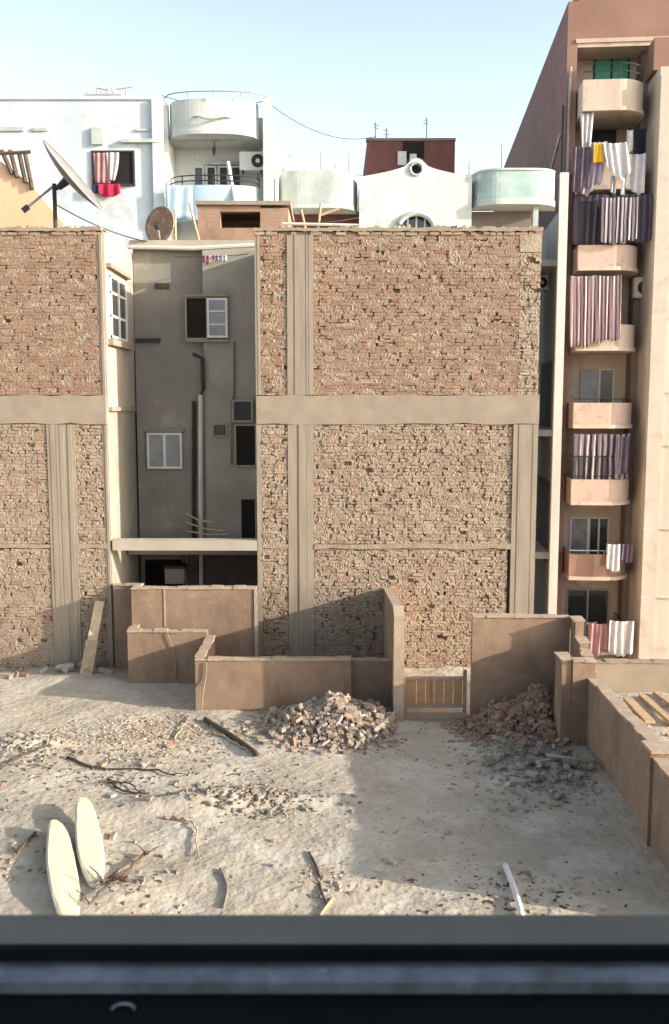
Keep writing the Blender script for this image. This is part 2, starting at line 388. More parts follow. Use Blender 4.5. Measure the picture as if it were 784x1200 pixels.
def column(x0, x1, z0, z1, y=D, out=.03, name='concrete_column', steps=7):
    b = MB(); xs = [x0]
    for i in range(1, steps): xs.append(x0+(x1-x0)*(i+R.uniform(-.3, .3))/steps)
    xs.append(x1)
    for i in range(steps):
        zz = z0
        while zz < z1-.01:
            L_ = z1-zz; oo = out+R.uniform(-.009, .009)
            b.box(xs[i], xs[i+1]-.001, y-oo, y+.15, zz, zz+L_-.003); zz += L_
    return b.build(name, 'concrete_streak', bld)
zb0, zb1 = Z(497, D), Z(463, D)          # the wide concrete band
zm0, zm1 = Z(643, D), Z(637, D)          # the thin band below
# left block
cx0, cx1 = X(58, 600, D), X(91, 600, D)
xl = XL-.10
panel(-9.5, xl, zb1, ZT-.10, 'brick_red', rough=.8, holes=.012)
beam(-9.5, XL-.002, zb0, zb1)
panel(-9.5, cx0, zm1, zb0, 'brick_tan', rough=1.1, holes=.035)
panel(cx1, xl, zm1, zb0, 'brick_tan', rough=1.35, holes=.06)
panel(-9.5, cx0, 0, zm0, 'brick_tan', rough=1.1, holes=.03)
panel(cx1, xl, 0, zm0, 'brick_tan', rough=1.35, holes=.08)
beam(-9.5, cx0, zm0, zm1, out=.022, m='mortar_pale', name='mortar_band'); beam(cx1, XL-.002, zm0, zm1, out=.022, m='mortar_pale', name='mortar_band')
column(cx0+.004, cx1-.004, -.2, zb0-.004, out=.035)
column(xl, XL-.004, -.2, zb0-.004, out=.02, steps=2, name='corner_edging'); column(xl, XL-.004, zb1+.004, ZT-.1, out=.02, steps=2, name='corner_edging')
# right block
rx0, rx1 = X(337, 480, D), X(368, 480, D); qx0 = X(600, 560, D); le = XR0+.11
panel(le, rx0, zb1, ZT-.10, 'brick_red', rough=1.2, holes=.05)
panel(rx1, XR1-.42, zb1, ZT-.10, 'brick_red', rough=1.0, holes=.02)
panel(XR1-.42, XR1-.02, zb1, ZT-.45, 'brick_tan', rough=1.5, holes=.09)
MB().box(XR1-.44, XR1-.02, D-.02, D+.15, ZT-.44, ZT-.1).build('mortar_patch', 'mortar', bld)
panel(le, rx0, zm1, zb0, 'brick_tan', rough=1.5, holes=.07)
panel(rx1, qx0, zm1, zb0, 'brick_tan', rough=1.45, holes=.05)
panel(le, rx0, 0, zm0, 'brick_tan', rough=1.5, holes=.05)
panel(rx1, qx0-.06, 0, zm0, 'brick_tan', rough=1.55, holes=.045)
beam(XR0+.01, XR1+.01, zb0, zb1)
beam(le, rx0, zm0, zm1, out=.02, m='mortar_pale', name='mortar_band'); beam(rx1, qx0, zm0, zm1, out=.04, m='mortar_pale', name='mortar_band')
column(rx0+.003, rx1-.003, zb1+.003, ZT-.12); column(rx0+.003, rx1-.003, -.2, zb0-.003)
column(qx0+.003, XR1, -.2, zb0-.003, steps=9)
column(XR0+.004, le-.003, -.2, zb0-.003, out=.02, steps=2, name='corner_edging'); column(XR0+.004, le-.003, zb1+.003, ZT-.1, out=.02, steps=2, name='corner_edging')
# roof edge: uneven mortar cap over loose bricks
def cap(x0, x1):
    n = int((x1-x0)/.07); tops = []; bots = []; hgt = 0
    for i in range(n+1):
        hgt = hgt*.7+R.gauss(0, .008); tops.append(ZT+.015+hgt+(.03 if R.random() < .08 else 0)); bots.append(ZT-.05+R.uniform(-.015, .012))
    xs = [x0+(x1-x0)*i/n for i in range(n+1)]
    MB().prism([(xs[i], bots[i]) for i in range(n+1)]+[(xs[i], tops[i]) for i in range(n, -1, -1)], D-.055, D+.4).build('roof_coping', 'concrete', bld)
    b = MB(); x = x0; b.box(x0, x1, D+.02, D+.2, ZT-.13, ZT-.06)
    while x < x1-.05:
        w = R.choice((.11, .2, .23)); e = min(x+w, x1)
        if R.random() < .75: b.box(x+.01, e, D-.02-R.uniform(0, .02), D+.15, ZT-.12, ZT-.065, .008)
        x += w+.015
    b.build('brick_course', 'brick_tan', bld)
    d = MB(); d.box(x0, x1, D+.1, D+.38, ZT-.02, ZT+.012)
    for _ in range(int((x1-x0)*9)):
        a = R.uniform(x0, x1-.1); s = R.uniform(.02, .09); d.box(a, a+s*1.4, D+R.uniform(-.02, .15), D+.25, ZT+.0, ZT+.02+R.uniform(.005, .055), .015)
    d.build('mortar_rubble', 'mortar', bld)
cap(-9.5, XL); cap(XR0, XR1)
# light well
sw = MB()
SX = XL+.04
sw.box(XL-.002, SX, D+.03, YB, Z(403, D), ZT-.05)
sw.box(XL-.002, SX-.015, D+.03, YB, Z(478, D), Z(403, D)-.002)
sw.build('side_wall', 'plaster_cream', bld)
MB().box(XL-.002, SX-.03, D+.03, YB, -.5, Z(478, D)-.002).build('side_wall', 'plaster_grey2', bld)  # lower wall given a darker plaster, its shade put into the colour
MB().box(XL, SX+.10, D+.12, D+1.9, Z(403, D)-.01, Z(396, D)+.0).build('window_ledge', 'concrete', bld)
MB().box(XL, SX+.05, D+.1, YB-.2, Z(482, D), Z(477, D)).build('ledge', 'concrete', bld)
MB().box(XL, SX+.10, D+.1, D+1.95, Z(312, D), Z(307, D)).build('window_ledge', 'concrete', bld)
# window in the side wall
wz0, wz1 = Z(394, D), Z(318, D)
w = MB(); wy0, wy1 = D+.35, D+1.75
w.box(SX-.01, SX+.035, wy0, wy0+.06, wz0, wz1); w.box(SX-.01, SX+.035, wy1-.06, wy1, wz0, wz1)
w.box(SX-.01, SX+.035, (wy0+wy1)/2-.035, (wy0+wy1)/2+.035, wz0, wz1)
for zz in (wz0, wz1-.06, wz0+(wz1-wz0)*.70, wz0+(wz1-wz0)*.33): w.box(SX-.012, SX+.03, wy0, wy1, zz, zz+.05)
wo = w.build('window', 'white_frame', bld)
MB().box(SX-.01, SX+.012, wy0+.05, wy1-.05, wz0+.04, wz1-.04).build('pane', 'glass', wo)
# back wall: a shallow pier on the right, ledges, windows
px_ = X(219, 450, YB)
MB().box(X(241, 450, YB), XR0-.05, YB-.22, YB+.05, -.5, ZB-.02).build('back_wall', 'plaster_grey2', bld)
MB().box(XL+.02, XR0, YB-.24, YB+.3, ZB, ZB+.13, .01).build('roof_coping', 'plaster_cream', bld)
MB().tube([P(150, 289, YB-.2), P(225, 291, YB-.22), P(300, 287, YB-.2)], .05).build('roof_pipe', 'pvc', bld)
def window(x0, x1, z0, z1, y, root, panes=2, frame='white_frame', glass='glass', rows=1, fw=.05, tf=None, label=None, nm='window'):
    f = MB(tf); f.box(x0, x0+fw, y-.05, y+.02, z0, z1); f.box(x1-fw, x1, y-.05, y+.02, z0, z1)
    f.box(x0+fw, x1-fw, y-.05, y+.02, z0, z0+fw); f.box(x0+fw, x1-fw, y-.05, y+.02, z1-fw, z1)
    for i in range(1, panes):
        xm = x0+(x1-x0)*i/panes; f.box(xm-fw*.6, xm+fw*.6, y-.055, y+.02, z0+fw, z1-fw)
    for i in range(1, rows):
        zm = z0+(z1-z0)*i/rows; f.box(x0+fw, x1-fw, y-.052, y+.015, zm-fw*.35, zm+fw*.35)
    fo = f.build(nm, frame, root)
    MB(tf).box(x0+fw*.8, x1-fw*.8, y-.025, y+.01, z0+fw*.8, z1-fw*.8).build('pane', glass, fo)
    if label: fo['label'] = label
    return fo
def opening(x0, x1, z0, z1, y, root, m='dark', nm='opening', tf=None, d=.12):
    """flat panel, the shade of a recess put into its dark colour, framed by thin reveals"""
    b = MB(tf); b.box(x0, x1, y-.006, y+.02, z0, z1)
    o = b.build(nm, m, root)
    r = MB(tf); t = .035
    r.box(x0-t, x0, y-.03, y+.01, z0-t, z1+t); r.box(x1, x1+t, y-.03, y+.01, z0-t, z1+t); r.box(x0, x1, y-.03, y+.01, z1, z1+t); r.box(x0, x1, y-.045, y+.01, z0-t, z0)
    r.build('reveal', 'plaster_grey2', o)
    return o
yb = YB-.0
yp = YB-.22
a0, a1 = X(221, 375, yb), X(244, 375, yb); z0, z1 = Z(397, yb), Z(351, yb)
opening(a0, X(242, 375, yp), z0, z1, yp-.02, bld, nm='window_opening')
window(X(243, 375, yp-.05), X(267, 375, yp-.05), z0, z1, yp-.05, bld, panes=1, rows=3, glass='glass_pale', label='white three pane sash standing open beside black opening', nm='window_sash')
MB().box(X(219, 350, yp), X(268, 350, yp), yp-.12, yp, z1+.03, z1+.08).build('lintel_ledge', 'concrete', bld)
MB().box(X(219, 350, yp), X(268, 350, yp), yp-.10, yp, z0-.09, z0-.04).build('sill', 'concrete', bld)
window(X(173, 528, yb), X(214, 528, yb), Z(549, yb), Z(507, yb), yb-.03, bld, panes=2, glass='glass_pale')
MB().box(X(171, 507, yb), X(216, 507, yb), yb-.1, yb, Z(506, yb), Z(503, yb)).build('lintel_ledge', 'concrete', bld)
window(X(272, 480, yp), X(297, 480, yp), Z(495, yp), Z(468, yp), yp-.03, bld, panes=1, frame='plaster_grey', fw=.05)
opening(X(251, 503, yp), X(265, 503, yp), Z(510, yp), Z(498, yp), yp-.01, bld, m='room_shade', nm='vent_opening')
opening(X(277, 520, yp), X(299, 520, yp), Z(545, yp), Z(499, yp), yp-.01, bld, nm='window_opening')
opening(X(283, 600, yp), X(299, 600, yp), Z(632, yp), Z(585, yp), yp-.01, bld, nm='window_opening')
MB().box(X(182, 336, yb), X(198, 336, yb), yb-.06, yb, Z(338, yb), Z(332, yb)).build('vent_slot', 'room_shade', bld)
MB().box(X(160, 398, yb), X(188, 400, yb), yb-.10, yb, Z(401, yb), Z(397, yb)).build('ledge', 'metal_dark', bld)
# ground floor slab edge across the light well and what is below
MB().box(XL+.045, XR0, D-.02, D+.25, Z(645, D), Z(633, D), .006).build('slab_edge', 'plaster_cream', bld)
opening(X(220, 665, yp), XR0-.1, -.2, Z(650, yp), yp-.03, bld, m='room_shade', nm='doorway')
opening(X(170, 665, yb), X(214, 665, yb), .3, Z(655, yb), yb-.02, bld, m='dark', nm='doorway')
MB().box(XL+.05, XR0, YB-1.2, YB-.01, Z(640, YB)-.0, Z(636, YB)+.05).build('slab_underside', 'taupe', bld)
# pipes of the light well
tz = lambda px, py, y=yp-.08: P(px, py, y)
tag(MB().tube([tz(226, 415), tz(231, 417), tz(237, 420), tz(238, 456), tz(236, 462)], .045).build('drain_pipe', 'metal_dark'), 'short black elbow pipe on the light well wall, above the long pale pipe', 'pipe')
tag(MB().tube([tz(235, 463), tz(235, 560), tz(236, 690)], .05).build('drain_pipe', 'pvc'), 'long pale vertical drain pipe down the back of the light well', 'pipe')
tag(MB().tube([P(227, 470, yb-.06), P(227, 690, yb-.06)], .04).build('drain_pipe', 'metal_dark'), 'thin dark vertical pipe just left of the long pale one', 'pipe')
tag(MB().tube([P(274, 400, yp-.05), P(274, 462, yp-.05), P(271, 470, yp-.05), P(271, 545, yp-.05)], .02).build('drain_pipe', 'taupe'), 'thin brown conduit beside the small upper right window of the light well', 'pipe')
for i, (a, b_) in enumerate((((218, 602), (248, 612)), ((218, 612), (262, 622)), ((218, 622), (268, 626)))):
    p0, p1 = P(*a, yp-.15), P(*b_, yp-.6)
    tag(MB().tube([p0, (p0+p1)/2+Vector((0, 0, -.05)), p1], .02).build('bamboo_pole', 'wood_pale'),
        ['topmost of three pale poles propped low in the light well', 'middle of three pale poles propped low in the light well', 'lowest of three pale poles propped low in the light well'][i], 'pole', 'poles propped low in the light well')
def ac(name_label, c, w=.8, h=.55, d=.3, ang=0, group=None, fan=.68):
    t = thing('air_conditioner', c, name_label, 'air conditioner', group)
    ca, sa = math.cos(ang), math.sin(ang); c = Vector(c)
    tf = lambda x, y, z: (c.x+x*ca-y*sa, c.y+x*sa+y*ca, c.z+z)
    MB(tf).box(-w/2, w/2, 0, d, 0, h).build('casing', 'white_frame', t, bevel=.015)
    fx = (fan-.5)*w; r = h*.36
    n = 20
    vs = [(fx+r*math.cos(2*math.pi*i/n), -.012, h/2+r*math.sin(2*math.pi*i/n)) for i in range(n)]
    vs += [(x, .0, z) for x, y, z in vs]
    MB(tf).add(vs, [tuple(range(n)), tuple(range(2*n-1, n-1, -1))]+[(i, (i+1) % n, (i+1) % n+n, i+n) for i in range(n)]).build('fan_grille', 'metal_dark', t)
    n = 12; r2 = r*.33
    vs = [(fx+r2*math.cos(2*math.pi*i/n), -.024, h/2+r2*math.sin(2*math.pi*i/n)) for i in range(n)]
    vs += [(x, -.01, z) for x, y, z in vs]
    MB(tf).add(vs, [tuple(range(n)), tuple(range(2*n-1, n-1, -1))]+[(i, (i+1) % n, (i+1) % n+n, i+n) for i in range(n)]).build('fan_hub', 'white_frame', t)
    MB(tf).box(-w*.4, -w*.34, -.02, d, -.05, -.002).box(w*.34, w*.4, -.02, d, -.05, -.002).build('bracket', 'metal_dark', t)
    return t
# white box and bits on the low floor of the light well
c_ = P(206, 683, yb-.5)
t = thing('water_tank', (c_.x, c_.y, Z(683, yb-.5)), 'small pale box tank low in the dark base of the light well', 'tank')
MB().box(c_.x-.22, c_.x+.22, c_.y-.15, c_.y+.15, c_.z, Z(665, yb-.5)).build('tank_body', 'plaster_grey2', t, bevel=.02)
MB().box(c_.x-.24, c_.x+.24, c_.y-.17, c_.y+.17, Z(665, yb-.5), Z(662, yb-.5)).build('lid', 'metal_dark', t)
# cloth bits below the light well roof edge
for i, (pa, pb, lo, m_) in enumerate(((237, 247, 309, 'cloth_pink'), (249, 257, 305, 'cloth_lilac'), (258, 266, 307, 'cloth_white'))):
    xa, xb = X(pa, 300, yp-.3), X(pb, 300, yp-.3); za, zb_ = Z(299, yp-.3), Z(lo, yp-.3)
    tag(MB().grid(lambda u, v: (xa+(xb-xa)*u, yp-.3+.02*math.sin(u*14), za+(zb_-za)*v*(1-.15*math.sin(u*9))), 8, 4, thick=(0, .01, 0)).build('cloth', m_, smooth=True),
        ['pink rag hung at the top of the light well', 'lilac rag hung between the pink and the white one', 'white rag hung at the top of the light well'][i], 'cloth', 'rags hung at the top of the light well')
p0, p1 = P(205, 301, yp-.3), P(290, 298, yp-.3)
tag(MB().tube([p0, (p0+p1)/2+Vector((0, 0, -.03)), p1], .008, 5).build('clothesline', 'metal_dark'), 'dark line strung across the top of the light well', 'clothesline')

# ---------- ROOF OF THE BRICK BUILDING ----------
def wall_poly(pts, Y, depth, m, name, parent=None, **k):
    poly = [(X(a, b, Y), Z(b, Y)) for a, b in pts]
    return MB().prism(poly, Y, Y+depth).build(name, m, parent, **k)
YH = 22.6; zr = ZB
hut = thing('roof_hut', (X(285, 270, YH), YH, zr), 'small broken brick hut with a dark opening on the roof behind the light well', 'hut')
hx0, hx1 = X(232, 260, YH), X(338, 260, YH); ox0, ox1 = X(258, 256, YH), X(305, 256, YH); oz0, oz1 = Z(267, YH), Z(248, YH); hz = Z(241, YH)
b = MB(); b.box(hx0, ox0, YH, YH+.25, zr, hz); b.box(ox1, hx1, YH, YH+.25, zr, hz-.05); b.box(ox0, ox1, YH+.002, YH+.25, zr, oz0); b.box(ox0, ox1, YH+.002, YH+.25, oz1, hz)
b.box(hx0, hx0+.2, YH+.25, YH+2, zr, hz); b.box(hx1-.2, hx1, YH+.25, YH+2, zr, hz-.05); b.box(hx0+.2, hx1-.2, YH+1.8, YH+2, zr, hz)
M['hut_brick'] = block_mat('hut brick', (.34, .22, .16), (.28, .175, .125), (.42, .33, .25), .25, .085, .2)
b.build('wall', 'hut_brick', hut)
MB().box(hx0-.05, hx1+.05, YH-.08, YH+2.1, hz+.002, hz+.09, .01).build('roof', 'concrete', hut)
# peach stair house with sloped side at the far left
YS = 22.0
st = thing('stair_house', (X(30, 260, YS), YS, ZT-.2), 'peach plastered stair house with a sloping top on the left roof', 'stair house')
wall_poly([(-60, 300), (-60, 178), (2, 190), (34, 214), (74, 262), (74, 300)], YS, 1.6, 'peach', 'wall', st)
b = MB()
for i, (a, b2, c2, d2) in enumerate(((2, 176, 14, 204), (12, 176, 20, 208), (22, 178, 30, 214), (29, 178, 38, 222))):
    b.tube([P(a, b2, YS-.05), P(c2, d2, YS-.05)], .05, 6)
b.tube([P(0, 180, YS-.08), P(36, 178, YS-.08)], .04, 6)
b.build('broken_slats', 'wood_dark', st)
# satellite dishes
def dish(center, normal, r, m, base, label, arm, depth=.16, lnb_m='metal_dark', nm='satellite_dish'):
    t = thing(nm, base, label, 'satellite dish')
    n = Vector(normal).normalized(); c = Vector(center)
    e1 = n.cross(Vector((0, 0, 1))).normalized(); e2 = n.cross(e1)
    vs = []; fs = []; NR, NA = 6, 32
    for s_i, off in ((0, 0), (1, -.02)):
        for i in range(NR+1):
            rr = r*i/NR; dd = depth*(i/NR)**2-depth+off
            for k in range(NA):
                a = 2*math.pi*k/NA; vs.append(c+e1*rr*math.cos(a)+e2*rr*math.sin(a)+n*dd)
    W = (NR+1)*NA
    for s_i in (0, 1):
        for i in range(NR):
            for k in range(NA): fs.append((s_i*W+i*NA+k, s_i*W+i*NA+(k+1) % NA, s_i*W+(i+1)*NA+(k+1) % NA, s_i*W+(i+1)*NA+k))
    for k in range(NA): fs.append((NR*NA+k, NR*NA+(k+1) % NA, W+NR*NA+(k+1) % NA, W+NR*NA+k))
    MB().add(vs, fs).build('reflector', m, t, smooth=True)
    MB().tube([c+e1*r*1.005*math.cos(2*math.pi*k/NA)+e2*r*1.005*math.sin(2*math.pi*k/NA) for k in range(NA+1)], .016, 6).build('rim', 'metal_grey', t)
    hub = c-n*(depth+.02)
    back = c-n*(depth+.25)
    top = Vector((base[0], base[1], back.z))
    MB().tube([hub, back], .09, 10, .06).tube([back, top], .05, 8).build('mount', 'metal_dark', t)
    MB().tube([Vector(base), top+Vector((0, 0, .08))], .045, 8).build('pole', 'metal_dark', t)
    a0, a1 = Vector(arm[0]), Vector(arm[1])
    ar = MB().tube([a0, a1], .028, 6).build('arm', 'metal_grey', t)
    dd = (a1-a0).normalized()
    MB().tube([a1-dd*.03, a1+dd*.12], .06, 8).build('receiver', lnb_m, t)
    return t
YD = 19.6
c0 = P(86, 205, YD)
nrm = Vector((.78, -.03, .62))
dish(c0, nrm, .84, 'dish_grey', (X(65, 262, YD), YD, ZT-.08), 'large grey satellite dish seen nearly edge on, on a dark pole on the left roof',
     (P(64, 217, YD), P(32, 243, YD-.1)))
YD2 = YB-.1
c1 = P(187, 264, YD2)
dish(c1, (-.55, -.95, .12), .40, 'dish_rust', (X(191, 285, YD2+.3), YD2+.3, ZB+.1), 'rusty brown oval satellite dish at the edge of the light well roof',
     (P(187, 280, YD2-.1), P(184, 266, YD2-.45)), depth=.09)
# poles, planks and odd bits along the roof edge
roof_sticks = [((205, 246), (206, 292), YD2, 'wood_pale', 'pale upright stick just right of the rusty dish'),
    ((222, 238), (234, 288), YD2, 'wood_pale', 'pale leaning stick left of the brick hut'),
    ((353, 246), (360, 268), 20.5, 'wood_pale', 'short pale stick leaning on the roof right of the hut'),
    ((376, 238), (372, 268), 20.5, 'wood_pale', 'pale upright stick on the roof right of the hut, under the drum shaped parapet'),
    ((330, 262), (420, 264), 19.4, 'pvc', 'long pale pipe lying along the right roof edge'),
    ((376, 252), (398, 244), 20.8, 'wood_pale', 'slanting pale batten on the roof before the dark red wall')]
for (a, b2, y_, m_, lab) in roof_sticks:
    p0, p1 = P(*a, y_), P(*b2, y_)
    p1.z = max(p1.z-.15, ZB+.1) if abs(p1.z-p0.z) > .3 else p1.z
    tag(MB().tube([p0, p1], .03, 6).build('roof_stick' if m_ != 'pvc' else 'roof_pipe', m_), lab, 'stick' if m_ != 'pvc' else 'pipe')
# ---------- BACKGROUND BUILDINGS ----------
Y1 = 31.0
wb = thing('white_building', (X(60, 250, Y1), Y1, -7), 'tall plain whitewashed building with one curtained window, far left', 'building')
wx0, wx1 = X(-140, 200, Y1), X(189, 200, Y1); wzt = Z(117, Y1)
MB().box(wx0, wx1, Y1, Y1+14, -7, wzt).build('wall', 'white_wash', wb)
MB().box(wx0-.05, wx1+.06, Y1-.06, Y1+.25, wzt+.002, wzt+.10, .01).build('roof_coping', 'white_wash', wb)
MB().box(wx1-.25, wx1+.10, Y1-.12, Y1-.002, -7, wzt-.01).build('corner_pilaster', 'white_wash', wb)
MB().box(X(143, 165, Y1), X(186, 165, Y1), Y1-.14, Y1-.0, Z(168, Y1), Z(164, Y1)).build('ledge', 'villa_grey', wb); MB().box(X(108, 167, Y1), X(121, 167, Y1), Y1-.1, Y1, Z(170, Y1), Z(150, Y1)).build('meter_box', 'villa_grey', wb)
b = MB(); b.box(X(0, 150, Y1), X(28, 150, Y1), Y1-.06, Y1, Z(154, Y1), Z(149, Y1)); b.box(X(39, 150, Y1), X(56, 150, Y1), Y1-.06, Y1, Z(154, Y1), Z(150, Y1)); b.box(X(160, 150, Y1), X(175, 150, Y1), Y1-.06, Y1, Z(154, Y1), Z(151, Y1)); b.build('air_brick', 'villa_grey', wb)
wo0, wo1, wz0_, wz1_ = X(110, 200, Y1), X(156, 200, Y1), Z(216, Y1), Z(179, Y1)
fo = MB(); fw = .06
fo.box(wo0-fw, wo0, Y1-.05, Y1, wz0_-fw, wz1_+fw); fo.box(wo1, wo1+fw, Y1-.05, Y1, wz0_-fw, wz1_+fw); fo.box(wo0, wo1, Y1-.05, Y1, wz1_, wz1_+fw); fo.box(wo0, wo1, Y1-.09, Y1, wz0_-fw, wz0_)
fo = fo.build('window', 'metal_dark', wb)
MB().box(wo0, wo1, Y1-.012, Y1+.01, wz0_, wz1_).build('opening', 'dark', fo)  # dark sheet behind the curtains, room shade put into its colour
def drape(x0, x1, z0, z1, y, m, name='curtain', parent=None, pinch=.3, folds=6, amp=.03, tf=None, **k):
    b = MB(tf)
    b.grid(lambda u, v: (x0+(x1-x0)*(u*(1-pinch*v*v)+(pinch*v*v)*.3), y+amp*math.sin(u*folds*6.28+v*1.3), z1+(z0-z1)*v), 48, 8, thick=(0, .012, 0))
    return b.build(name, m, parent, smooth=True, **k)
drape(wo0+.02, wo0+.58, wz0_+.02, wz1_-.02, Y1-.07, 'cloth_pink', parent=fo, pinch=.1, folds=3, amp=.02)
drape(wo0+.45, wo0+.85, wz0_+.1, wz1_-.02, Y1-.10, 'cloth_white', parent=fo, pinch=.6, folds=2, amp=.02)
xr0, xr1 = X(114, 225, Y1), X(142, 225, Y1)
tag(MB().grid(lambda u, v: (xr0+(xr1-xr0)*u, Y1-.14-.03*math.sin(u*15)-.03*math.sin(v*3), Z(217, Y1)+(Z(232, Y1)-Z(217, Y1))*v*(.7+.3*math.sin(u*3.1))), 16, 5, thick=(0, .03, 0)).build('laundry', 'cloth_red', smooth=True),
    'bunched red cloth hanging below the white building window', 'laundry')
xr0, xr1 = X(110, 225, Y1), X(118, 225, Y1)
tag(MB().grid(lambda u, v: (xr0+(xr1-xr0)*u, Y1-.2-.02*math.sin(u*9), Z(218, Y1)+(Z(228, Y1)-Z(218, Y1))*v), 6, 4, thick=(0, .02, 0)).build('laundry', 'cloth_navy', smooth=True),
    'small black cloth hanging left of the red one', 'laundry')
# roof tank lid with rods on the white building
t = thing('roof_tank', (X(121, 116, Y1+1), Y1+1, wzt), 'flat dark tank with small rods on the white building roof', 'tank')
MB().box(X(99, 114, Y1+1), X(142, 114, Y1+1), Y1+1, Y1+2, wzt+.02, Z(110, Y1+1), .01).build('tank_body', 'metal_grey', t)
b = MB()
for q in (102, 113, 119, 125, 133, 147): b.tube([P(q, 112, Y1+1.2), P(q+R.uniform(-3, 3), 101+R.uniform(-2, 4), Y1+1.2)], .03, 5)
b.tube([P(114, 103, Y1+1.2), P(127, 106, Y1+1.2)], .03, 5).tube([P(136, 105, Y1+1.2), P(155, 102, Y1+1.2)], .025, 5)
b.build('rods', 'metal_grey', t)

# curved drum helper (parapet bulging toward the viewer)
def drum_pts(x0, x1, y, bulge, n=18, power=2.0):
    out = []
    for i in range(n+1):
        u = -1+2*i/n; out.append((x0+(x1-x0)*i/n, y-bulge*(1-abs(u)**power)**.5 if abs(u) < 1 else y))
    return out
def drum(x0, x1, y, bulge, z0, z1, m, name, root, power=2.5, th=.12, tf=None):
    pts = drum_pts(x0, x1, y, bulge, 20, power)
    inner = [(x+(th if i == 0 else (-th if i == len(pts)-1 else 0)), min(yy+th, y)) for i, (x, yy) in enumerate(pts)]
    return MB(tf).prism(pts+inner[::-1], z0, z1, 'z').build(name, m, root)
def slab(x0, x1, y, bulge, z0, z1, m, name, root, power=2.5, tf=None):
    return MB(tf).prism(drum_pts(x0, x1, y, bulge, 20, power)+[(x1, y+.05), (x0, y+.05)], z0, z1, 'z').build(name, m, root)
def rail(x0, x1, y, bulge, zs, root, tf=None, m='metal_dark', power=2.5, posts=0, z0=None, r=.02):
    b = MB(tf)
    pts = drum_pts(x0, x1, y, bulge, 20, power)
    for z in zs: b.tube([(x, yy, z) for x, yy in pts], r, 6)
    for i in range(posts+1 if posts else 0):
        x, yy = pts[int(i*20/posts)]; b.tube([(x, yy, z0), (x, yy, zs[0])], r, 5)
    return b.build('railing', m, root)
Y2 = 31.5
cb = thing('balcony_building', (X(255, 250, Y2), Y2, -7), 'white building with a rounded upper balcony and shuttered windows, beside the plain white one', 'building')
bx0, bx1 = X(192, 200, Y2), X(318, 200, Y2)
zT2 = Z(128, Y2)
MB().box(bx0+.02, bx1, Y2+.9, Y2+26, -7, zT2).build('wall', 'villa_white', cb)
MB().box(bx1-.24, bx1, Y2-.35, Y2+.9, -7, Z(118, Y2)).build('pillar', 'villa_white', cb)
MB().box(bx0+.02, bx0+.22, Y2-.35, Y2+.9, -7, Z(122, Y2)).build('pillar', 'villa_white', cb)
drum(bx0+.25, bx1-.4, Y2-.1, .65, Z(161, Y2), Z(124, Y2), 'villa_white', 'balcony_parapet', cb)
slab(bx0+.25, bx1-.4, Y2-.1, .72, Z(165, Y2), Z(161, Y2)-.003, 'villa_white', 'balcony_slab', cb)
MB().box(bx0+.23, bx1-.39, Y2-.1, Y2+.89, Z(165, Y2), Z(160, Y2)).build('ceiling_slab', 'villa_white', cb)
rail(bx0+.1, bx1-.05, Y2-.15, .7, [Z(117, Y2)], cb, m='metal_grey', posts=4, z0=Z(124, Y2))
b = MB(); pts = [p for p in drum_pts(bx0+.9, bx1-1.0, Y2-.15, .72, 20, 2.5)]
b.tube([(x, y-.02, Z(147, Y2)+.05*math.sin(i*.5)) for i, (x, y) in enumerate(pts)], .035, 6).build('trim', 'villa_grey', cb)
drum(bx0+.25, bx1-.4, Y2-.1, .55, Z(262, Y2), Z(222, Y2), 'white_blue', 'balcony_parapet', cb)
rail(bx0+.25, bx1-.4, Y2-.1, .55, [Z(211, Y2), Z(217, Y2)], cb, posts=6, z0=Z(222, Y2))
yw = Y2+.88
for i in range(4):
    a = 228+i*14.5
    f = MB().box(X(a-1, 208, yw), X(a+11, 208, yw), yw-.06, yw, Z(223, yw), Z(195, yw)).build('window', 'white_frame', cb)
    MB().box(X(a+1, 208, yw), X(a+9.5, 208, yw), yw-.075, yw-.02, Z(221, yw), Z(197, yw)).build('shutter', 'metal_dark' if i != 0 else 'glass', f)
MB().box(X(244, 180, yw), X(288, 180, yw), yw-.14, yw, Z(194, yw), Z(191, yw)).build('ledge', 'villa_grey', cb)
p = P(295, 199, Y2+.1); ac('white air conditioner under the rounded white balcony', (p.x, Y2+.15, p.z), .82, .60, ang=0, fan=.74)
MB().tube([P(251, 166, Y2), P(251, 173, Y2)], .02).tube([P(251, 173, Y2), P(251, 182, Y2)], .07, 10, .04).build('hanging_lamp', 'metal_dark', cb)
p0, p1 = P(267, 190, Y2-.3), P(276, 238, Y2-.75)
tag(MB().tube([p0, p1], .06, 7).build('white_pole', 'white_frame'), 'white pole leaning across the pale blue balcony', 'pole')
xa, xb = X(196, 235, Y2-.8), X(226, 235, Y2-.8)
tag(drape(xa, xb, Z(262, Y2), Z(224, Y2), Y2-.82, 'white_blue', 'sheet', pinch=0, folds=2, amp=.012), 'pale blue sheet hung over the lower balcony by the leaning pole', 'laundry')
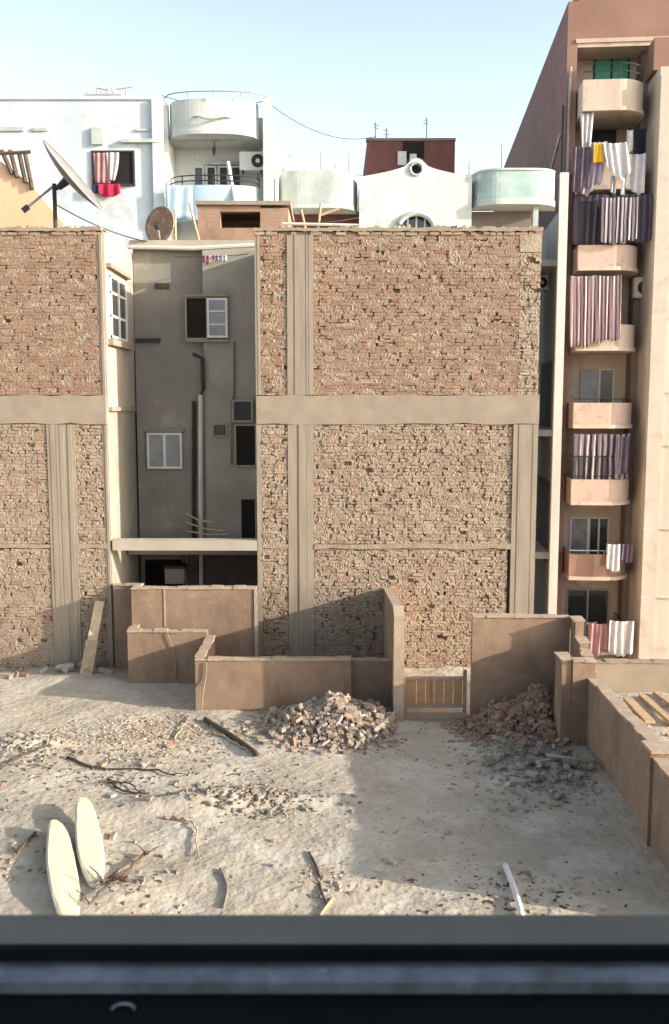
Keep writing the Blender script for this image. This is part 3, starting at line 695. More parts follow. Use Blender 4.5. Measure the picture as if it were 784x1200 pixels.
# white villa: drum parapets, pedimented front, green balcony
Y3 = 33.0
vl = thing('white_villa', (X(490, 250, Y3), Y3, -7), 'low white villa front with a curved gable, round hole and arch, between two drum parapets', 'building')
vx0, vx1 = X(322, 230, Y3), X(655, 230, Y3)
MB().box(X(327, 230, Y3), X(421, 230, Y3), Y3+.3, Y3+9, -7, Z(246, Y3)).build('wall', 'dark_redbrown', vl)
MB().box(X(553, 230, Y3), X(632, 230, Y3), Y3+.3, Y3+9, -7, Z(246, Y3)).build('wall', 'taupe', vl)
drum(X(326, 225, Y3), X(419, 225, Y3), Y3+.3, 1.0, Z(245, Y3), Z(205, Y3), 'villa_grey', 'drum_parapet', vl, power=4)
slab(X(326, 225, Y3), X(419, 225, Y3), Y3+.3, 1.1, Z(249, Y3), Z(245, Y3)-.003, 'villa_white', 'balcony_slab', vl, power=4)
drum(X(553, 225, Y3), X(652, 225, Y3), Y3+.3, 1.0, Z(238, Y3), Z(205, Y3), 'villa_green', 'drum_parapet', vl, power=4)
drum(X(552.5, 225, Y3), X(652.5, 225, Y3), Y3+.3, 1.04, Z(206, Y3)+.02, Z(203, Y3), 'villa_white', 'parapet_cap', vl, power=4, th=.2)
slab(X(552, 225, Y3), X(653, 225, Y3), Y3+.3, 1.12, Z(245, Y3), Z(238, Y3)-.003, 'villa_white', 'balcony_slab', vl, power=4)
MB().box(X(622, 225, Y3), X(628, 225, Y3), Y3-.5, Y3-.2, -7, Z(245, Y3)).build('pillar', 'villa_grey', vl)
# front with curved gable
top = []
for i in range(41):
    u = -1+2*i/40; px = 488+66*u
    if abs(u) < .16: py = 185+7*(u/.16)**2
    else: py = 192+15*((abs(u)-.16)/.84)**.6
    top.append((px, py))
Yf = Y3-.4
poly = [(421, 300)]+[(max(421, min(553, a)), b) for a, b in top]+[(553, 300)]
# front made of strips round a round hole and an arched window
def front_holes(poly_top, Y, depth, m, name, root):
    """column strips: each strip is cut by the circle hole and the arch"""
    b = MB(); N_ = 132
    def topz(px):
        for (a0, b0), (a1, b1) in zip(top[:-1], top[1:]):
            if a0 <= px <= a1: return b0+(b1-b0)*(px-a0)/(a1-a0)
        return 207
    for i in range(N_):
        q0 = 421+132*i/N_; q1 = 421+132*(i+1)/N_; qm = (q0+q1)/2
        segs = [(topz(qm), 300)]
        d = abs(qm-488)
        if d < 6.5:
            h = math.sqrt(6.5**2-d*d)*1.05; segs = [(topz(qm), 198-h), (198+h, 300)]
        if abs(qm-488) < 19:
            h = math.sqrt(19**2-(qm-488)**2)*.85; last = segs.pop(); segs += [(last[0], 268-h)]
        t0, t1 = topz(q0), topz(q1)
        for k, (a, c) in enumerate(segs):
            za0 = Z(t0, Y) if k == 0 else Z(a, Y); za1 = Z(t1, Y) if k == 0 else Z(a, Y)
            x0, x1 = X(q0, 230, Y), X(q1, 230, Y); zc = Z(c, Y)
            vs = [(x0, Y, zc), (x1, Y, zc), (x1, Y+depth, zc), (x0, Y+depth, zc), (x0, Y, za0), (x1, Y, za1), (x1, Y+depth, za1), (x0, Y+depth, za0)]
            b.add(vs, BOXF)
    return b.build(name, m, root)
front_holes(top, Yf, .35, 'villa_white', 'gable_wall', vl)
MB().box(X(421, 230, Yf+.36), X(553, 230, Yf+.36), Yf+.36, Yf+8, -7, Z(212, Yf+.36)).build('wall', 'villa_white', vl)
b = MB(); b.tube([(X(488+21*math.cos(a), 250, Yf-.03), Yf-.03, Z(268-20*math.sin(a)*.88, Yf-.03)) for a in [math.pi*k/20 for k in range(21)]], .09, 8).build('arch_moulding', 'villa_grey', vl)
MB().box(X(468, 260, Yf+.2), X(508, 260, Yf+.2), Yf+.22, Yf+.352, Z(300, Yf), Z(249, Yf)).build('arch_window', 'glass', vl)
b = MB()
for q in (478, 488, 498): b.box(X(q-1, 260, Yf+.15), X(q+1, 260, Yf+.15), Yf+.15, Yf+.2, Z(270, Yf), Z(252, Yf))
b.build('arch_bars', 'white_frame', vl)
MB().tube([(X(488+7.2*math.cos(a), 198, Yf-.01), Yf-.01, Z(198+7.4*math.sin(a), Yf-.01)) for a in [2*math.pi*k/20 for k in range(21)]], .05, 6).build('hole_ring', 'villa_grey', vl)
MB().box(X(480, 198, Yf+.34), X(496, 198, Yf+.34), Yf+.345, Yf+.355, Z(207, Yf+.34), Z(191, Yf+.34)).build('hole_back', 'room_shade', vl)  # dim sheet behind the round hole, shade put into its colour
# dark brick penthouse behind
Y4 = 38.0
ph = thing('dark_brick_penthouse', (X(481, 200, Y4), Y4, -7), 'dark red brick box with a black opening rising behind the villa gable', 'building')
M['pent'] = block_mat('dark red brick box', (.175, .07, .06), (.13, .055, .048), (.23, .11, .09), .25, .09, .2)
MB().box(X(430, 190, Y4), X(533, 190, Y4), Y4, Y4+5, -7, Z(165, Y4)).build('wall', 'pent', ph)
MB().box(X(429, 165, Y4), X(534, 165, Y4), Y4-.05, Y4+.3, Z(165, Y4)+.002, Z(162, Y4)).build('roof_coping', 'taupe', ph)
MB().box(X(472, 175, Y4), X(497, 175, Y4), Y4-.02, Y4+.05, Z(186, Y4), Z(166, Y4)).build('opening', 'dark', ph)  # dark sheet on the wall carries the shade of the opening
MB().box(X(466, 185, Y4), X(476, 185, Y4), Y4-.1, Y4-.03, Z(194, Y4), Z(178, Y4)).box(X(480, 185, Y4), X(488, 185, Y4), Y4-.1, Y4-.03, Z(190, Y4), Z(181, Y4)).build('panel', 'cloth_white', ph)
# antennas and small dishes on the roofs behind
def antenna(px, pt, pb, Y, label, bars=2):
    b0 = P(px, pb, Y); t0 = P(px, pt, Y)
    t = thing('antenna', b0-Vector((0, 0, .3)), label, 'antenna', 'aerials on the roofs behind')
    MB().tube([b0-Vector((0, 0, .3)), t0], .024, 5).build('mast', 'metal_grey', t)
    b = MB()
    for i in range(bars):
        z = t0.z-.10-.14*i-R.random()*.05; w = R.uniform(.05, .15); e_ = R.uniform(-.05, .05); b.tube([(t0.x-w+e_, Y-.15, z), (t0.x+w+e_, Y+.15, z+.03)], .014, 5)
    b.build('crossbars', 'metal_grey', t)
antenna(440, 143, 163, Y4+.5, 'thin aerial at the left end of the dark brick box')
antenna(500, 138, 163, Y4+.5, 'taller thin aerial at the right half of the dark brick box')
antenna(453, 150, 163, Y4+1, 'low stubby aerial just right of the box left corner', 2)
antenna(340, 178, 205, Y3+.6, 'thin aerial at the left end of the left drum parapet')
antenna(376, 178, 205, Y3+.6, 'thin aerial over the middle of the left drum parapet')
antenna(393, 192, 205, Y3+.6, 'small low aerial near the right end of the left drum parapet', 2)
antenna(409, 180, 205, Y3+.6, 'thin aerial close to the left edge of the villa gable')
antenna(550, 188, 207, Y3+.6, 'thin aerial between villa gable and green drum parapet')
antenna(588, 168, 205, Y3+1.5, 'thin aerial at the foot of the sloping tower roofline')
antenna(311, 112, 128, Y2+.2, 'short aerial on the corner post of the rounded balcony', 1)
antenna(190, 110, 120, Y1+.3, 'short rod at the right corner of the plain white building', 1)

for i, (a, ya_, b2, yb2, sag, lab) in enumerate((((311, 118), Y2, (440, 160), Y4, .5, 'thin wire sagging from the rounded balcony post to the dark brick box'),
        ((376, 200), Y3+.6, (550, 205), Y3+.6, .15, 'thin wire strung low behind the villa gable between two aerials'),
        ((190, 112), Y1, (311, 118), Y2, .25, 'thin wire between the corner rod of the plain building and the balcony post'),
        ((66, 240), YD+.1, (187, 286), YD2, .12, 'dark wire from the big dish pole down to the rusty dish'),
        ((330, 262), 19.5, (420, 255), 20.5, .05, 'dark wire lying loose along the right roof edge'))):
    p0, p1 = P(*a, ya_), P(*b2, yb2)
    tag(MB().tube([p0.lerp(p1, k/14)-Vector((0, 0, sag*4*(k/14)*(1-k/14))) for k in range(15)], .012, 5).build('wire', 'metal_dark'), lab, 'wire')
# ---------- THE TOWER ----------
TC = P(664.5, 60, 35.0); TC.z = 0
su = Vector((.9966, -.082, 0)).normalized(); sn = Vector((.082, .9966, 0)).normalized()
def T(a, b, z): return tuple(TC+su*a+sn*b+Vector((0, 0, z)))
def TP(px, py, b=0):
    d = ray(px, py); o_ = Vector((0, 0, H)); q = TC+sn*b
    t = (q-o_).dot(sn)/d.dot(sn); p = o_+d*t
    return (p-TC).dot(su), p.z
TA = lambda px, py, b=0: TP(px, py, b)[0]
TZ = lambda px, py, b=0: TP(px, py, b)[1]
tw = thing('apartment_tower', tuple(Vector(T(3, 0, -7))), 'tall brown and cream apartment tower with a stack of rounded balconies at the right', 'building')
zt = TZ(664, 2)
BZ = TZ(700, 46)   # underside of the brown crown
AW1 = TA(762, 300, 0)
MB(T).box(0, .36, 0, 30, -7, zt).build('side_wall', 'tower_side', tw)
MB(T).box(0, .36, -.004, -.06, TZ(664, 205), zt-.02).build('corner_strip', 'tower_brown', tw)
MB(T).box(.365, 9, 0, 30, BZ, zt+.6).build('crown_wall', 'tower_brown', tw)
MB(T).box(.365, 9, 1.25, 30, -7, BZ-.003).build('front_wall', 'tower_cream', tw)
MB(T).box(.30, 9, -.10, 1.2, BZ-.14, BZ-.002).build('crown_cornice', 'tower_pink', tw)
MB(T).box(.30, 9, -.05, 1.2, BZ-.28, BZ-.143).build('crown_cornice', 'tower_cream', tw)
# right hand pilaster block
pa0 = TA(775, 60, -1.3)
MB(T).box(pa0, 9, -1.3, 1.2, -7, TZ(775, 78, -1.3)).build('pilaster_block', 'pilaster', tw)
MB(T).box(pa0-.12, 9, -.8, 1.2, TZ(775, 76, -1.3)+.004, BZ-.29).build('pilaster_head', 'tower_brown', tw)
MB(T).box(pa0+.02, pa0+.55, -1.36, -1.303, -7, TZ(775, 78, -1.3)-.3).build('pilaster_strip', 'pilaster', tw)
b = MB(T)
for py in (250, 372, 460, 522, 620, 700): b.box(pa0-.012, 9, -1.367, -1.28, TZ(770, py, -1.3), TZ(770, py-1, -1.3))
b.build('pilaster_groove', 'pillar_white', tw)
# white corner pillar with pipes
pc = TA(658.5, 300, -1.5)
MB(T).box(pc-.15, pc+.15, -1.62, -1.36, -7, TZ(660, 203, -1.5)).build('corner_pillar', 'pillar_white', tw)
MB(T).box(-.035, -.003, .3, 14, -7, TZ(645, 262, 3)).build('side_lightening_sheet', 'pillar_white', tw)  # white sheet added to lighten the shaded strip of side wall
tag(MB().tube([T(.12, -.14, TZ(668, 80)), T(.10, -.14, TZ(668, 200)), T(.10, -.14, -6.9)], .05).build('drain_pipe', 'metal_grey'), 'grey downpipe along the tower corner, right of the white pillar', 'pipe')
tag(MB().tube([T(-.10, -.12, TZ(662, 125)), T(-.10, -.12, TZ(662, 300))], .04).build('drain_pipe', 'metal_dark'), 'thin dark cable pipe at the tower corner above the white pillar', 'pipe')
tag(MB().tube([T(-.05, .8, TZ(660, 150)), T(-.05, 6, TZ(637, 190)-.6)], .04).build('roof_cable', 'pillar_white'), 'pale diagonal pipe across the dark tower side wall', 'pipe')
# balconies
bot = [130, 222, 317, 411, 502, 592, 680, 767]
tp = [93, 190, 287, 380, 472, 562, 650, 738]
PB = -1.1
ba0, ba1 = .42, TA(742, 490, -.5)
def bal_pts(off=0, n=10):
    pts = [(ba0, 1.2), (ba0, PB-off)]
    c = (ba1-1.0, PB+1.0)
    for i in range(n+1):
        a = -math.pi/2+math.pi/2*i/n; pts.append((c[0]+(1.0+off)*math.cos(a), c[1]+(1.0+off)*math.sin(a)))
    pts.append((ba1+off, 1.2)); return pts
# first balcony reaches further right
parcol = ['tower_cream', 'tower_cream', 'tower_pink', 'tower_cream', 'tower_pink', 'tower_pink', 'tower_brown', 'tower_pink']
balz = []
for i in range(8):
    zb_, zt_ = TZ(700, bot[i], PB), TZ(700, tp[i], PB); balz.append((zb_, zt_))
    outer = bal_pts(0); inner = bal_pts(-.12); inner = [(max(a, ba0+.12), b) for a, b in inner]
    pr = MB(T).prism(outer+inner[::-1], zb_+.14, zt_, 'z').build('balcony', parcol[i], tw)
    MB(T).prism(bal_pts(.05), zb_, zb_+.137, 'z').build('slab', 'tower_cream' if i != 6 else 'tower_pink', pr)
    pts = bal_pts(-.05)[1:]
    if i in (0, 2, 4, 5, 6, 7):
        b = MB(T)
        hh = [.28, .55] if i == 0 else ([.08, 1.5] if i == 2 else ([.12, .85] if i == 5 else [.14]))
        for h in hh: b.tube([(a, bb, zt_+h) for a, bb in pts], .022, 5)
        if i in (2, 5):
            for q in range(0, 22):
                a = ba0+.1+(ba1-ba0-1.0)*q/21; b.tube([(a, PB+.05, zt_), (a, PB+.05, zt_+hh[-1])], .013, 4)
        else:
            for q in (1, 5, 9): b.tube([(pts[q][0], pts[q][1], zt_), (pts[q][0], pts[q][1], zt_+hh[-1])], .02, 5)
        b.build('railing', 'metal_dark' if i != 6 else 'metal_grey', pr)
# recess sides of the bay: dim back wall between balconies
YW = 1.24
def twin(px0, px1, py0, py1, panes, glass, frame='white_frame', b_=YW, label=None, nm='window'):
    return window(TA(px0, py0, b_), TA(px1, py0, b_), TZ(700, py1, b_), TZ(700, py0, b_), b_, tw, panes, frame, glass, 1, .06, T, label, nm)
twin(696, 738, 66, 100, 2, 'glass_green', 'metal_dark', label='green shuttered window at the top of the tower')
twin(683, 722, 153, 200, 2, 'glass', 'metal_dark')
twin(690, 722, 245, 300, 2, 'glass', 'metal_dark')
twin(680, 722, 340, 390, 2, 'glass', 'metal_dark')
twin(680, 702, 434, 478, 1, 'glass_pale', 'grey_frame'); twin(702, 720, 432, 480, 1, 'glass', 'white_frame', label='narrow white framed window behind the plain cream balcony')
twin(675, 716, 525, 570, 2, 'glass', 'metal_dark')
twin(668, 690, 606, 655, 1, 'glass_pale', 'white_frame'); twin(690, 714, 606, 656, 2, 'glass', 'white_frame')
twin(664, 714, 690, 740, 2, 'glass', 'grey_frame')
# recess shade put into the colour of a taupe panel next to the pilaster
MB(T).box(ba1+.06, pa0-.01, .4, 1.2, -7, BZ-.29).build('bay_shade_panel', 'taupe', tw)
# laundry and curtains on the tower balconies
def tdrape(px0, px1, py0, py1, b_, m, label, cat, name, folds=6, amp=.04, slant=0, group=None, curve=.035, wav=.05, pinch=0):
    x0, z1 = TP(px0, py0, b_); x1, _ = TP(px1, py0, b_); z0 = TZ(px0, py1, b_)
    b = MB(T)
    ph_ = R.random()*6
    b.grid(lambda u, v: (x0+(x1-x0)*(.5+(u-.5)*(1-pinch*v))+slant*v, b_+amp*math.sin(u*folds*6.28+ph_+v*1.1+1.3*math.sin(u*4+ph_))*(.4+.6*v)+amp*.4*math.sin(u*folds*9+ph_*2+v*2.5), z1+(z0-z1)*v*(1+wav*math.sin(u*5+ph_)+.025*math.sin(u*23+ph_))-curve*abs(math.sin(u*3.14*max(1, folds//3)))), 72, 10, thick=(0, .012, 0))
    return tag(b.build(name, m, smooth=True), label, cat, group)
tdrape(680, 696, 132, 180, -1.0, 'cloth_white', 'pale cloth gathered at the left of the second balcony from the top', 'laundry', 'laundry', 2, .05, .0, pinch=.4)
tdrape(687, 712, 166, 222, -1.18, 'cloth_lilac', 'lilac sheet slung below the yellow towel', 'laundry', 'laundry', 3, .06, -.15, wav=.12)
tdrape(672, 692, 172, 222, -1.26, 'cloth_purple', 'dark purple sheet at the left rail of the laundry balcony', 'laundry', 'laundry', 3, .05, 0)
tdrape(696, 708, 167, 190, -1.34, 'cloth_yellow', 'bright yellow towel on the laundry balcony high on the tower', 'laundry', 'laundry', 2, .03)
tdrape(706, 734, 167, 204, -1.38, 'cloth_white', 'white shirt like cloth right of the yellow towel', 'laundry', 'laundry', 3, .05, .2, wav=.18)
tdrape(735, 742, 152, 178, -1.0, 'cloth_white', 'narrow white cloth hung high, right of the white shirt', 'laundry', 'laundry', 1, .03)
tdrape(746, 758, 150, 190, -.7, 'cloth_navy', 'navy cloth at the right end of the laundry balcony', 'laundry', 'laundry', 2, .05)
tdrape(733, 757, 180, 224, -1.05, 'cloth_white', 'large white sheet over the right corner of the laundry balcony', 'laundry', 'laundry', 2, .06, wav=.08)
tdrape(716, 722, 205, 226, -1.3, 'cloth_grey', 'narrow grey strip hanging below the white shirt, left one', 'laundry', 'laundry', 1, .02)
tdrape(728, 733, 205, 228, -1.3, 'cloth_white', 'narrow white strip hanging below the white shirt, right one', 'laundry', 'laundry', 1, .02)
tdrape(672, 765, 228, 286, -1.02, 'stripe_dark', 'dark mauve curtain closing the third balcony from the top', 'curtain', 'curtain', 9, .05)
tdrape(705, 748, 231, 283, -1.26, 'stripe_grey', 'grey and white striped cloth hanging before the dark mauve curtain', 'curtain', 'curtain', 6, .03)
tdrape(668, 728, 323, 402, -1.28, 'stripe', 'pink and maroon striped awning hanging over the fourth balcony', 'awning', 'awning', 8, .06, .05)
tdrape(672, 738, 508, 562, -1.03, 'stripe_grey', 'grey striped curtains behind the rail of the sixth balcony', 'curtain', 'curtain', 7, .05)
tdrape(724, 738, 510, 556, -1.16, 'cloth_purple', 'plain purple cloth at the right of the grey striped curtains', 'laundry', 'laundry', 2, .04)
tdrape(711, 727, 637, 668, -1.3, 'cloth_white', 'white towel over the rail of the brown balcony', 'laundry', 'laundry', 2, .03)
tdrape(728, 742, 637, 658, -1.22, 'cloth_purple', 'dark cloth beside the white towel on the brown balcony', 'laundry', 'laundry', 2, .03)
tdrape(676, 700, 728, 764, -1.22, 'cloth_purple', 'dark maroon cloth at the left of the lowest balcony', 'laundry', 'laundry', 3, .04)
tdrape(690, 714, 730, 766, -1.3, 'cloth_pink', 'pink cloth in the middle of the lowest balcony', 'laundry', 'laundry', 3, .05, wav=.15)
tdrape(714, 743, 727, 766, -1.34, 'cloth_white', 'white sheet with dark folds at the right of the lowest balcony', 'laundry', 'laundry', 3, .06)
a_, z_ = TP(752, 349, .2); c = T(a_, .2, z_); ac('white air conditioner in the bay right of the striped awning', c, .6, .75, ang=-.08)
# things on the narrow visible strip of the tower side wall
def side(px, py): # point on the side wall plane a=0
    d = ray(px, py); o_ = Vector((0, 0, H)); t = (TC-o_).dot(su)/d.dot(su); p = o_+d*t
    return (p-TC).dot(sn), p.z
b = MB(T)
b0_, z0_ = side(652, 420); b1_, _ = side(640, 420)
wn = MB(T).box(-.07, -.036, 1.2, 4.2, TZ(645, 500, 3), TZ(645, 425, 3)).build('side_window', 'taupe', tw)
MB(T).box(-.09, -.071, 1.3, 4.1, TZ(645, 498, 3), TZ(645, 427, 3)).build('pane', 'cloth_purple', wn)
wn = MB(T).box(-.07, -.036, 1.0, 4.6, TZ(645, 650, 3), TZ(645, 560, 3)).build('side_window', 'taupe', tw)
for py in (318, 505, 640): MB(T).box(-.9, 0, .6, 5.6, TZ(645, py+4, 3), TZ(645, py-3, 3)).build('side_balcony_slab', 'pillar_white', tw)
MB(T).box(-.8, -.7, .8, 5.4, TZ(645, 386, 3), TZ(645, 345, 3)).build('side_balcony_screen', 'villa_grey', tw)
MB(T).box(-.8, -.7, .8, 5.4, TZ(645, 562, 3), TZ(645, 522, 3)).build('side_balcony_screen', 'villa_grey', tw)
b = MB(T)
for k in range(6): b.box(-.86, -.7, 1, 5, TZ(645, 392+k*6, 3), TZ(645, 389+k*6, 3))
b.build('louvre', 'pillar_white', tw)
p_ = T(-.5, 2.4, TZ(643, 340, 2.4)); ac('white air conditioner on the tower side, just beyond the brick building corner', p_, .8, .6, ang=-.08)
# low backdrop block closing the gap between villa and tower base
fb = thing('far_block', (20, 60, -7), 'plain beige block far behind the tower', 'building')

bpy.data.objects.remove(fb)

# ---------- LOW WALLS OF THE LOT ----------
def lw(name, boxes, label, cat='wall', m='block_wall', group=None, capm='block_cap', jag=.022, root_loc=None):
    """low block wall: list of (x0,x1,y0,y1,z0,z1); each gets a rough pale coping"""
    x = sum((b[0]+b[1])/2 for b in boxes)/len(boxes); y = sum((b[2]+b[3])/2 for b in boxes)/len(boxes)
    t = thing(name, (x, y, 0), label, cat, group)
    w = MB(); c = MB()
    for (x0, x1, y0, y1, z0, z1) in boxes:
        w.box(x0, x1, y0, y1, z0, z1)
        lx = abs(x1-x0) > abs(y1-y0); n = max(2, int((abs(x1-x0) if lx else abs(y1-y0))/.22))
        for i in range(n):
            if lx:
                a, b2 = x0+(x1-x0)*i/n, x0+(x1-x0)*(i+1)/n
                c.box(a-.002, b2+.002, y0-.008-R.uniform(0, jag), y1+.01, z1+.001+R.uniform(0, .003), z1+.018+R.uniform(0, jag*1.5), .003)
            else:
                a, b2 = y0+(y1-y0)*i/n, y0+(y1-y0)*(i+1)/n
                c.box(x0-.008-R.uniform(0, jag), x1+.01+R.uniform(0, jag), a-.002, b2+.002, z1+.001+R.uniform(0, .003), z1+.018+R.uniform(0, jag*1.5), .003)
    w.build('wall_body', m, t); c.build('coping', capm, t)
    return t
zA = Z(690, 17.75)
YA0, YA1 = 17.7, 17.9
lw('low_wall', [(X(154, 700, YA0), XR0+.02, YA0, YA1, -.1, zA), (X(154, 700, YA0), X(154, 700, YA0)+.12, YA1+.002, D-.04, -.1, zA-.01)],
   'shoulder high block wall closing the foot of the light well, with a pale vertical seam')
MB().box(X(193, 710, YA0)-.015, X(193, 710, YA0)+.015, YA0-.012, YA0-.001, 1.0, zA).build('seam_strip', 'block_cap', bpy.data.objects['low_wall'])
MB().box(XR0-.02, XR0+.05, YA0-.02, YA0-.001, .2, zA).build('seam_strip', 'block_cap', bpy.data.objects['low_wall'])
lw('low_wall', [(XL+.06, X(154, 700, YA0)-.01, D-.10, D+.02, -.1, zA-.03)], 'narrow dark shaded wall piece left of the shoulder high wall')
YBf = 17.15; zBt = Z(741, YBf)
lw('low_wall', [(X(150, 770, YBf), -2.42, YBf, YBf+.12, -.1, zBt), (X(150, 770, YBf), X(150, 770, YBf)+.12, YBf+.122, YA0-.02, -.1, zBt)],
   'low block wall with a big slanting shadow, in front of the light well wall')
YC = 15.6; zC = Z(774, YC); bxl = X(229, 800, YC)
tx = X(462, 800, 14.95)
lw('low_wall', [(bxl, X(411, 800, YC), YC, YC+.12, -.1, zC), (bxl, bxl+.13, YC+.122, YBf+.1, -.1, zC+.002)],
   'low shaded block wall of the box enclosure, behind the pale rubble heap')
lw('low_wall', [(X(411, 800, YC)+.01, tx-.01, YC+.14, YC+.25, -.1, zC-.05)], 'short low wall stub joining the box enclosure to the tall fin wall')
YT = 14.95; zT_ = Z(716, YT)
fw_ = thing('fin_wall', (tx+.07, 16.6, 0), 'tall narrow fin wall standing end on at the left of the gate gap', 'wall')
zF = Z(690, D)
MB().prism([(YT, -.1), (D-.03, -.1), (D-.03, zF), (YT+.25, zT_), (YT, zT_-.10)], tx, tx+.15, 'x').build('wall_body', 'block_wall', fw_)
MB().prism([(YT-.02, -.1), (YT-.003, -.1), (YT-.003, zT_-.10), (YT+.25, zT_+.003), (D-.03, zF+.003), (D-.03, zF+.03), (YT+.24, zT_+.03), (YT-.02, zT_-.08)], tx-.012, tx+.162, 'x').build('coping', 'block_cap', fw_)
YW2 = 15.05; w2x0, w2x1 = X(553, 780, YW2), X(668, 740, YW2); zW2 = Z(724, YW2)
lw('back_lot_wall', [(w2x0, w2x1, YW2, YW2+.14, -.1, zW2)], 'tall block wall behind the dark red brick heap, right of the gate gap')
# side return of that wall with stepped broken top
ys = [YW2, 14.75, 14.45, 14.2, 13.98]; zs = [zW2, zW2-.28, zW2-.42, zW2-.62]
lw('broken_wall', [(w2x1+.01, w2x1+.15, ys[i+1]+.002, ys[i], -.1, zs[i]) for i in range(4)], 'stepped broken end of wall between the tall wall and the parapet', jag=.03)
# right hand parapet
p1x = 3.92
zP = 1.10
# post
pp = G(657, 872); py0 = 13.85
pz = Z(774, py0)
lw('parapet_post', [(X(658, 800, py0), X(658, 800, py0)+.16, py0, py0+.42, -.1, pz), ], 'square block post at the far end of the right parapet', jag=.02)
lw('parapet_post', [(X(658, 800, py0)+.165, 4.02, py0-.03+.0, py0+.11, -.1, pz-.02)], 'narrow wall piece joining the far post to the right parapet', jag=.02)
lw('right_parapet', [(p1x, p1x+.14, 10.95, py0-.035, -.1, zP), (p1x-.14, p1x+.20, 10.62, 10.945, -.1, zP+.06), (p1x-.10, p1x+.04, 8.8, 10.615, -.1, zP-.02)],
   'long shaded block parapet running towards the window along the right side of the lot', jag=.02)
lw('enclosure_wall', [(4.35, 9, 16.6, 16.75, -.1, Z(777, 16.6))], 'low sunlit wall at the back of the right enclosure', m='concrete', capm='mortar_pale')
lw('enclosure_wall', [(4.18, 4.32, 14.4, 16.7, -.1, Z(777, 16.6)-.02)], 'short side wall of the right enclosure behind the far post', m='block_wall')
# planks inside the right enclosure
for i, (a, b2, w_) in enumerate(((( 735, 822), (762, 850), .16), ((752, 818), (790, 852), .12), ((728, 836), (746, 858), .20), ((768, 815), (800, 838), .10))):
    p0, p1 = G(*a), G(*b2); d = (p1-p0).normalized(); n = Vector((-d.y, d.x, 0))*w_/2; z = Vector((0, 0, 1))
    vs = [p0-n+z*.03, p1-n+z*.03, p1+n+z*.03, p0+n+z*.03]; vs += [v+z*.05 for v in vs]
    tag(MB().add(vs, BOXF).build('wooden_plank', 'wood_pale'), ['broad pale plank lying inside the right enclosure, second from the left', 'long thin plank in the right enclosure, second from the right edge',
        'short wide plank nearest the parapet in the right enclosure', 'thin plank lying farthest right in the enclosure'][i], 'plank', 'planks lying in the right enclosure')
# gate
gy = 15.35; gx0, gx1 = tx+.17, w2x0-.02
gt = thing('low_gate', ((gx0+gx1)/2, gy, 0), 'low tan boarded gate between the fin wall and the tall back wall', 'gate')
gz0, gz1 = Z(829, gy), Z(793, gy)
f = MB(); f.box(gx0+.02, gx1-.02, gy-.03, gy+.03, gz1-.05, gz1); f.box(gx0+.02, gx1-.02, gy-.03, gy+.03, gz0, gz0+.06)
f.box(gx0+.02, gx0+.08, gy-.035, gy+.035, 0, gz1+.03); f.box(gx1-.08, gx1-.02, gy-.035, gy+.035, 0, gz1+.12)
f.box((gx0+gx1)/2-.06, (gx0+gx1)/2-.02, gy-.025, gy+.025, gz0+.06, gz1-.05)
f.build('frame', 'block_cap', gt)
b = MB(); n = 6
for i in range(n):
    a = gx0+.085+(gx1-gx0-.17)*i/n; b.box(a, a+(gx1-gx0-.17)/n-.008, gy+.0, gy+.02+R.uniform(0, .008), gz0+.062, gz1-.052)
b.build('boards', 'gate_tan', gt)
o = MB().box(gx0, gx1, 15.05, 15.3, -.05, .07, .01).build('threshold', 'concrete'); tag(o, 'low concrete threshold in front of the gate', 'threshold')
# leaning plank at the left
YP = D-.08
p0 = Vector((X(101, 782, YP-.5), YP-.55, .0)); p1 = P(117, 705, YP)
d = (p1-p0).normalized(); n = d.cross(Vector((0, 1, 0))).normalized()*.12; t3 = d.cross(n).normalized()*.03
pm = p0+d*(p1-p0).length*.47
vs = [p0-n, p0+n, p0+n+t3, p0-n+t3, pm-n, pm+n, pm+n+t3, pm-n+t3]
t = thing('leaning_plank', p0, 'pale wooden plank leaning against the brick wall at the left', 'plank')
MB().add(vs, BOXF).build('plank_foot', 'wood_pale', t)
vs = [pm-n*.8-t3*.5, pm+n*.8-t3*.5, pm+n*.8+t3*.9, pm-n*.8+t3*.9, p1-n*.75-t3*.5, p1+n*.75-t3*.5, p1+n*.75+t3*.9, p1-n*.75+t3*.9]
vs = [tuple(Vector(v)+d*.004) for v in vs]
M['plank_painted_sun'] = mat('painted sunlit plank', (.62, .50, .33), (.50, .39, .25), scale=6, bump=.3)  # sunlight on the upper plank put into a lighter wood colour
MB().add(vs, BOXF).build('plank_top', 'plank_painted_sun', t)
# ---------- RUBBLE ----------
def brick_mesh(nm, w, l, h, brk):
    b = MB(); n = 5
    xs = [-l/2+l*i/n for i in range(n+1)]
    vs = []
    for i, x in enumerate(xs):
        e = R.uniform(-.012, .012)*brk; s = 1-(.25*brk*R.random() if i in (0, n) else .06*R.random())
        xo = x+(R.uniform(-.03, .03)*brk if i in (0, n) else 0)
        vs += [(xo+R.uniform(-.02, .02)*brk, -w/2*s, -h/2*s+e), (xo+R.uniform(-.02, .02)*brk, w/2*s, -h/2*s), (xo, w/2*s, h/2*s+e), (xo, -w/2*s, h/2*s)]
    fs = [(0, 3, 2, 1), (4*n, 4*n+1, 4*n+2, 4*n+3)]
    for i in range(n):
        for k in range(4): fs.append((4*i+k, 4*i+(k+1) % 4, 4*(i+1)+(k+1) % 4, 4*(i+1)+k))
    b.add(vs, fs); me = bpy.data.meshes.new(nm); me.from_pydata(b.v, [], b.f)
    import bmesh
    bm = bmesh.new(); bm.from_mesh(me); bmesh.ops.recalc_face_normals(bm, faces=bm.faces); bm.to_mesh(me); bm.free()
    return me
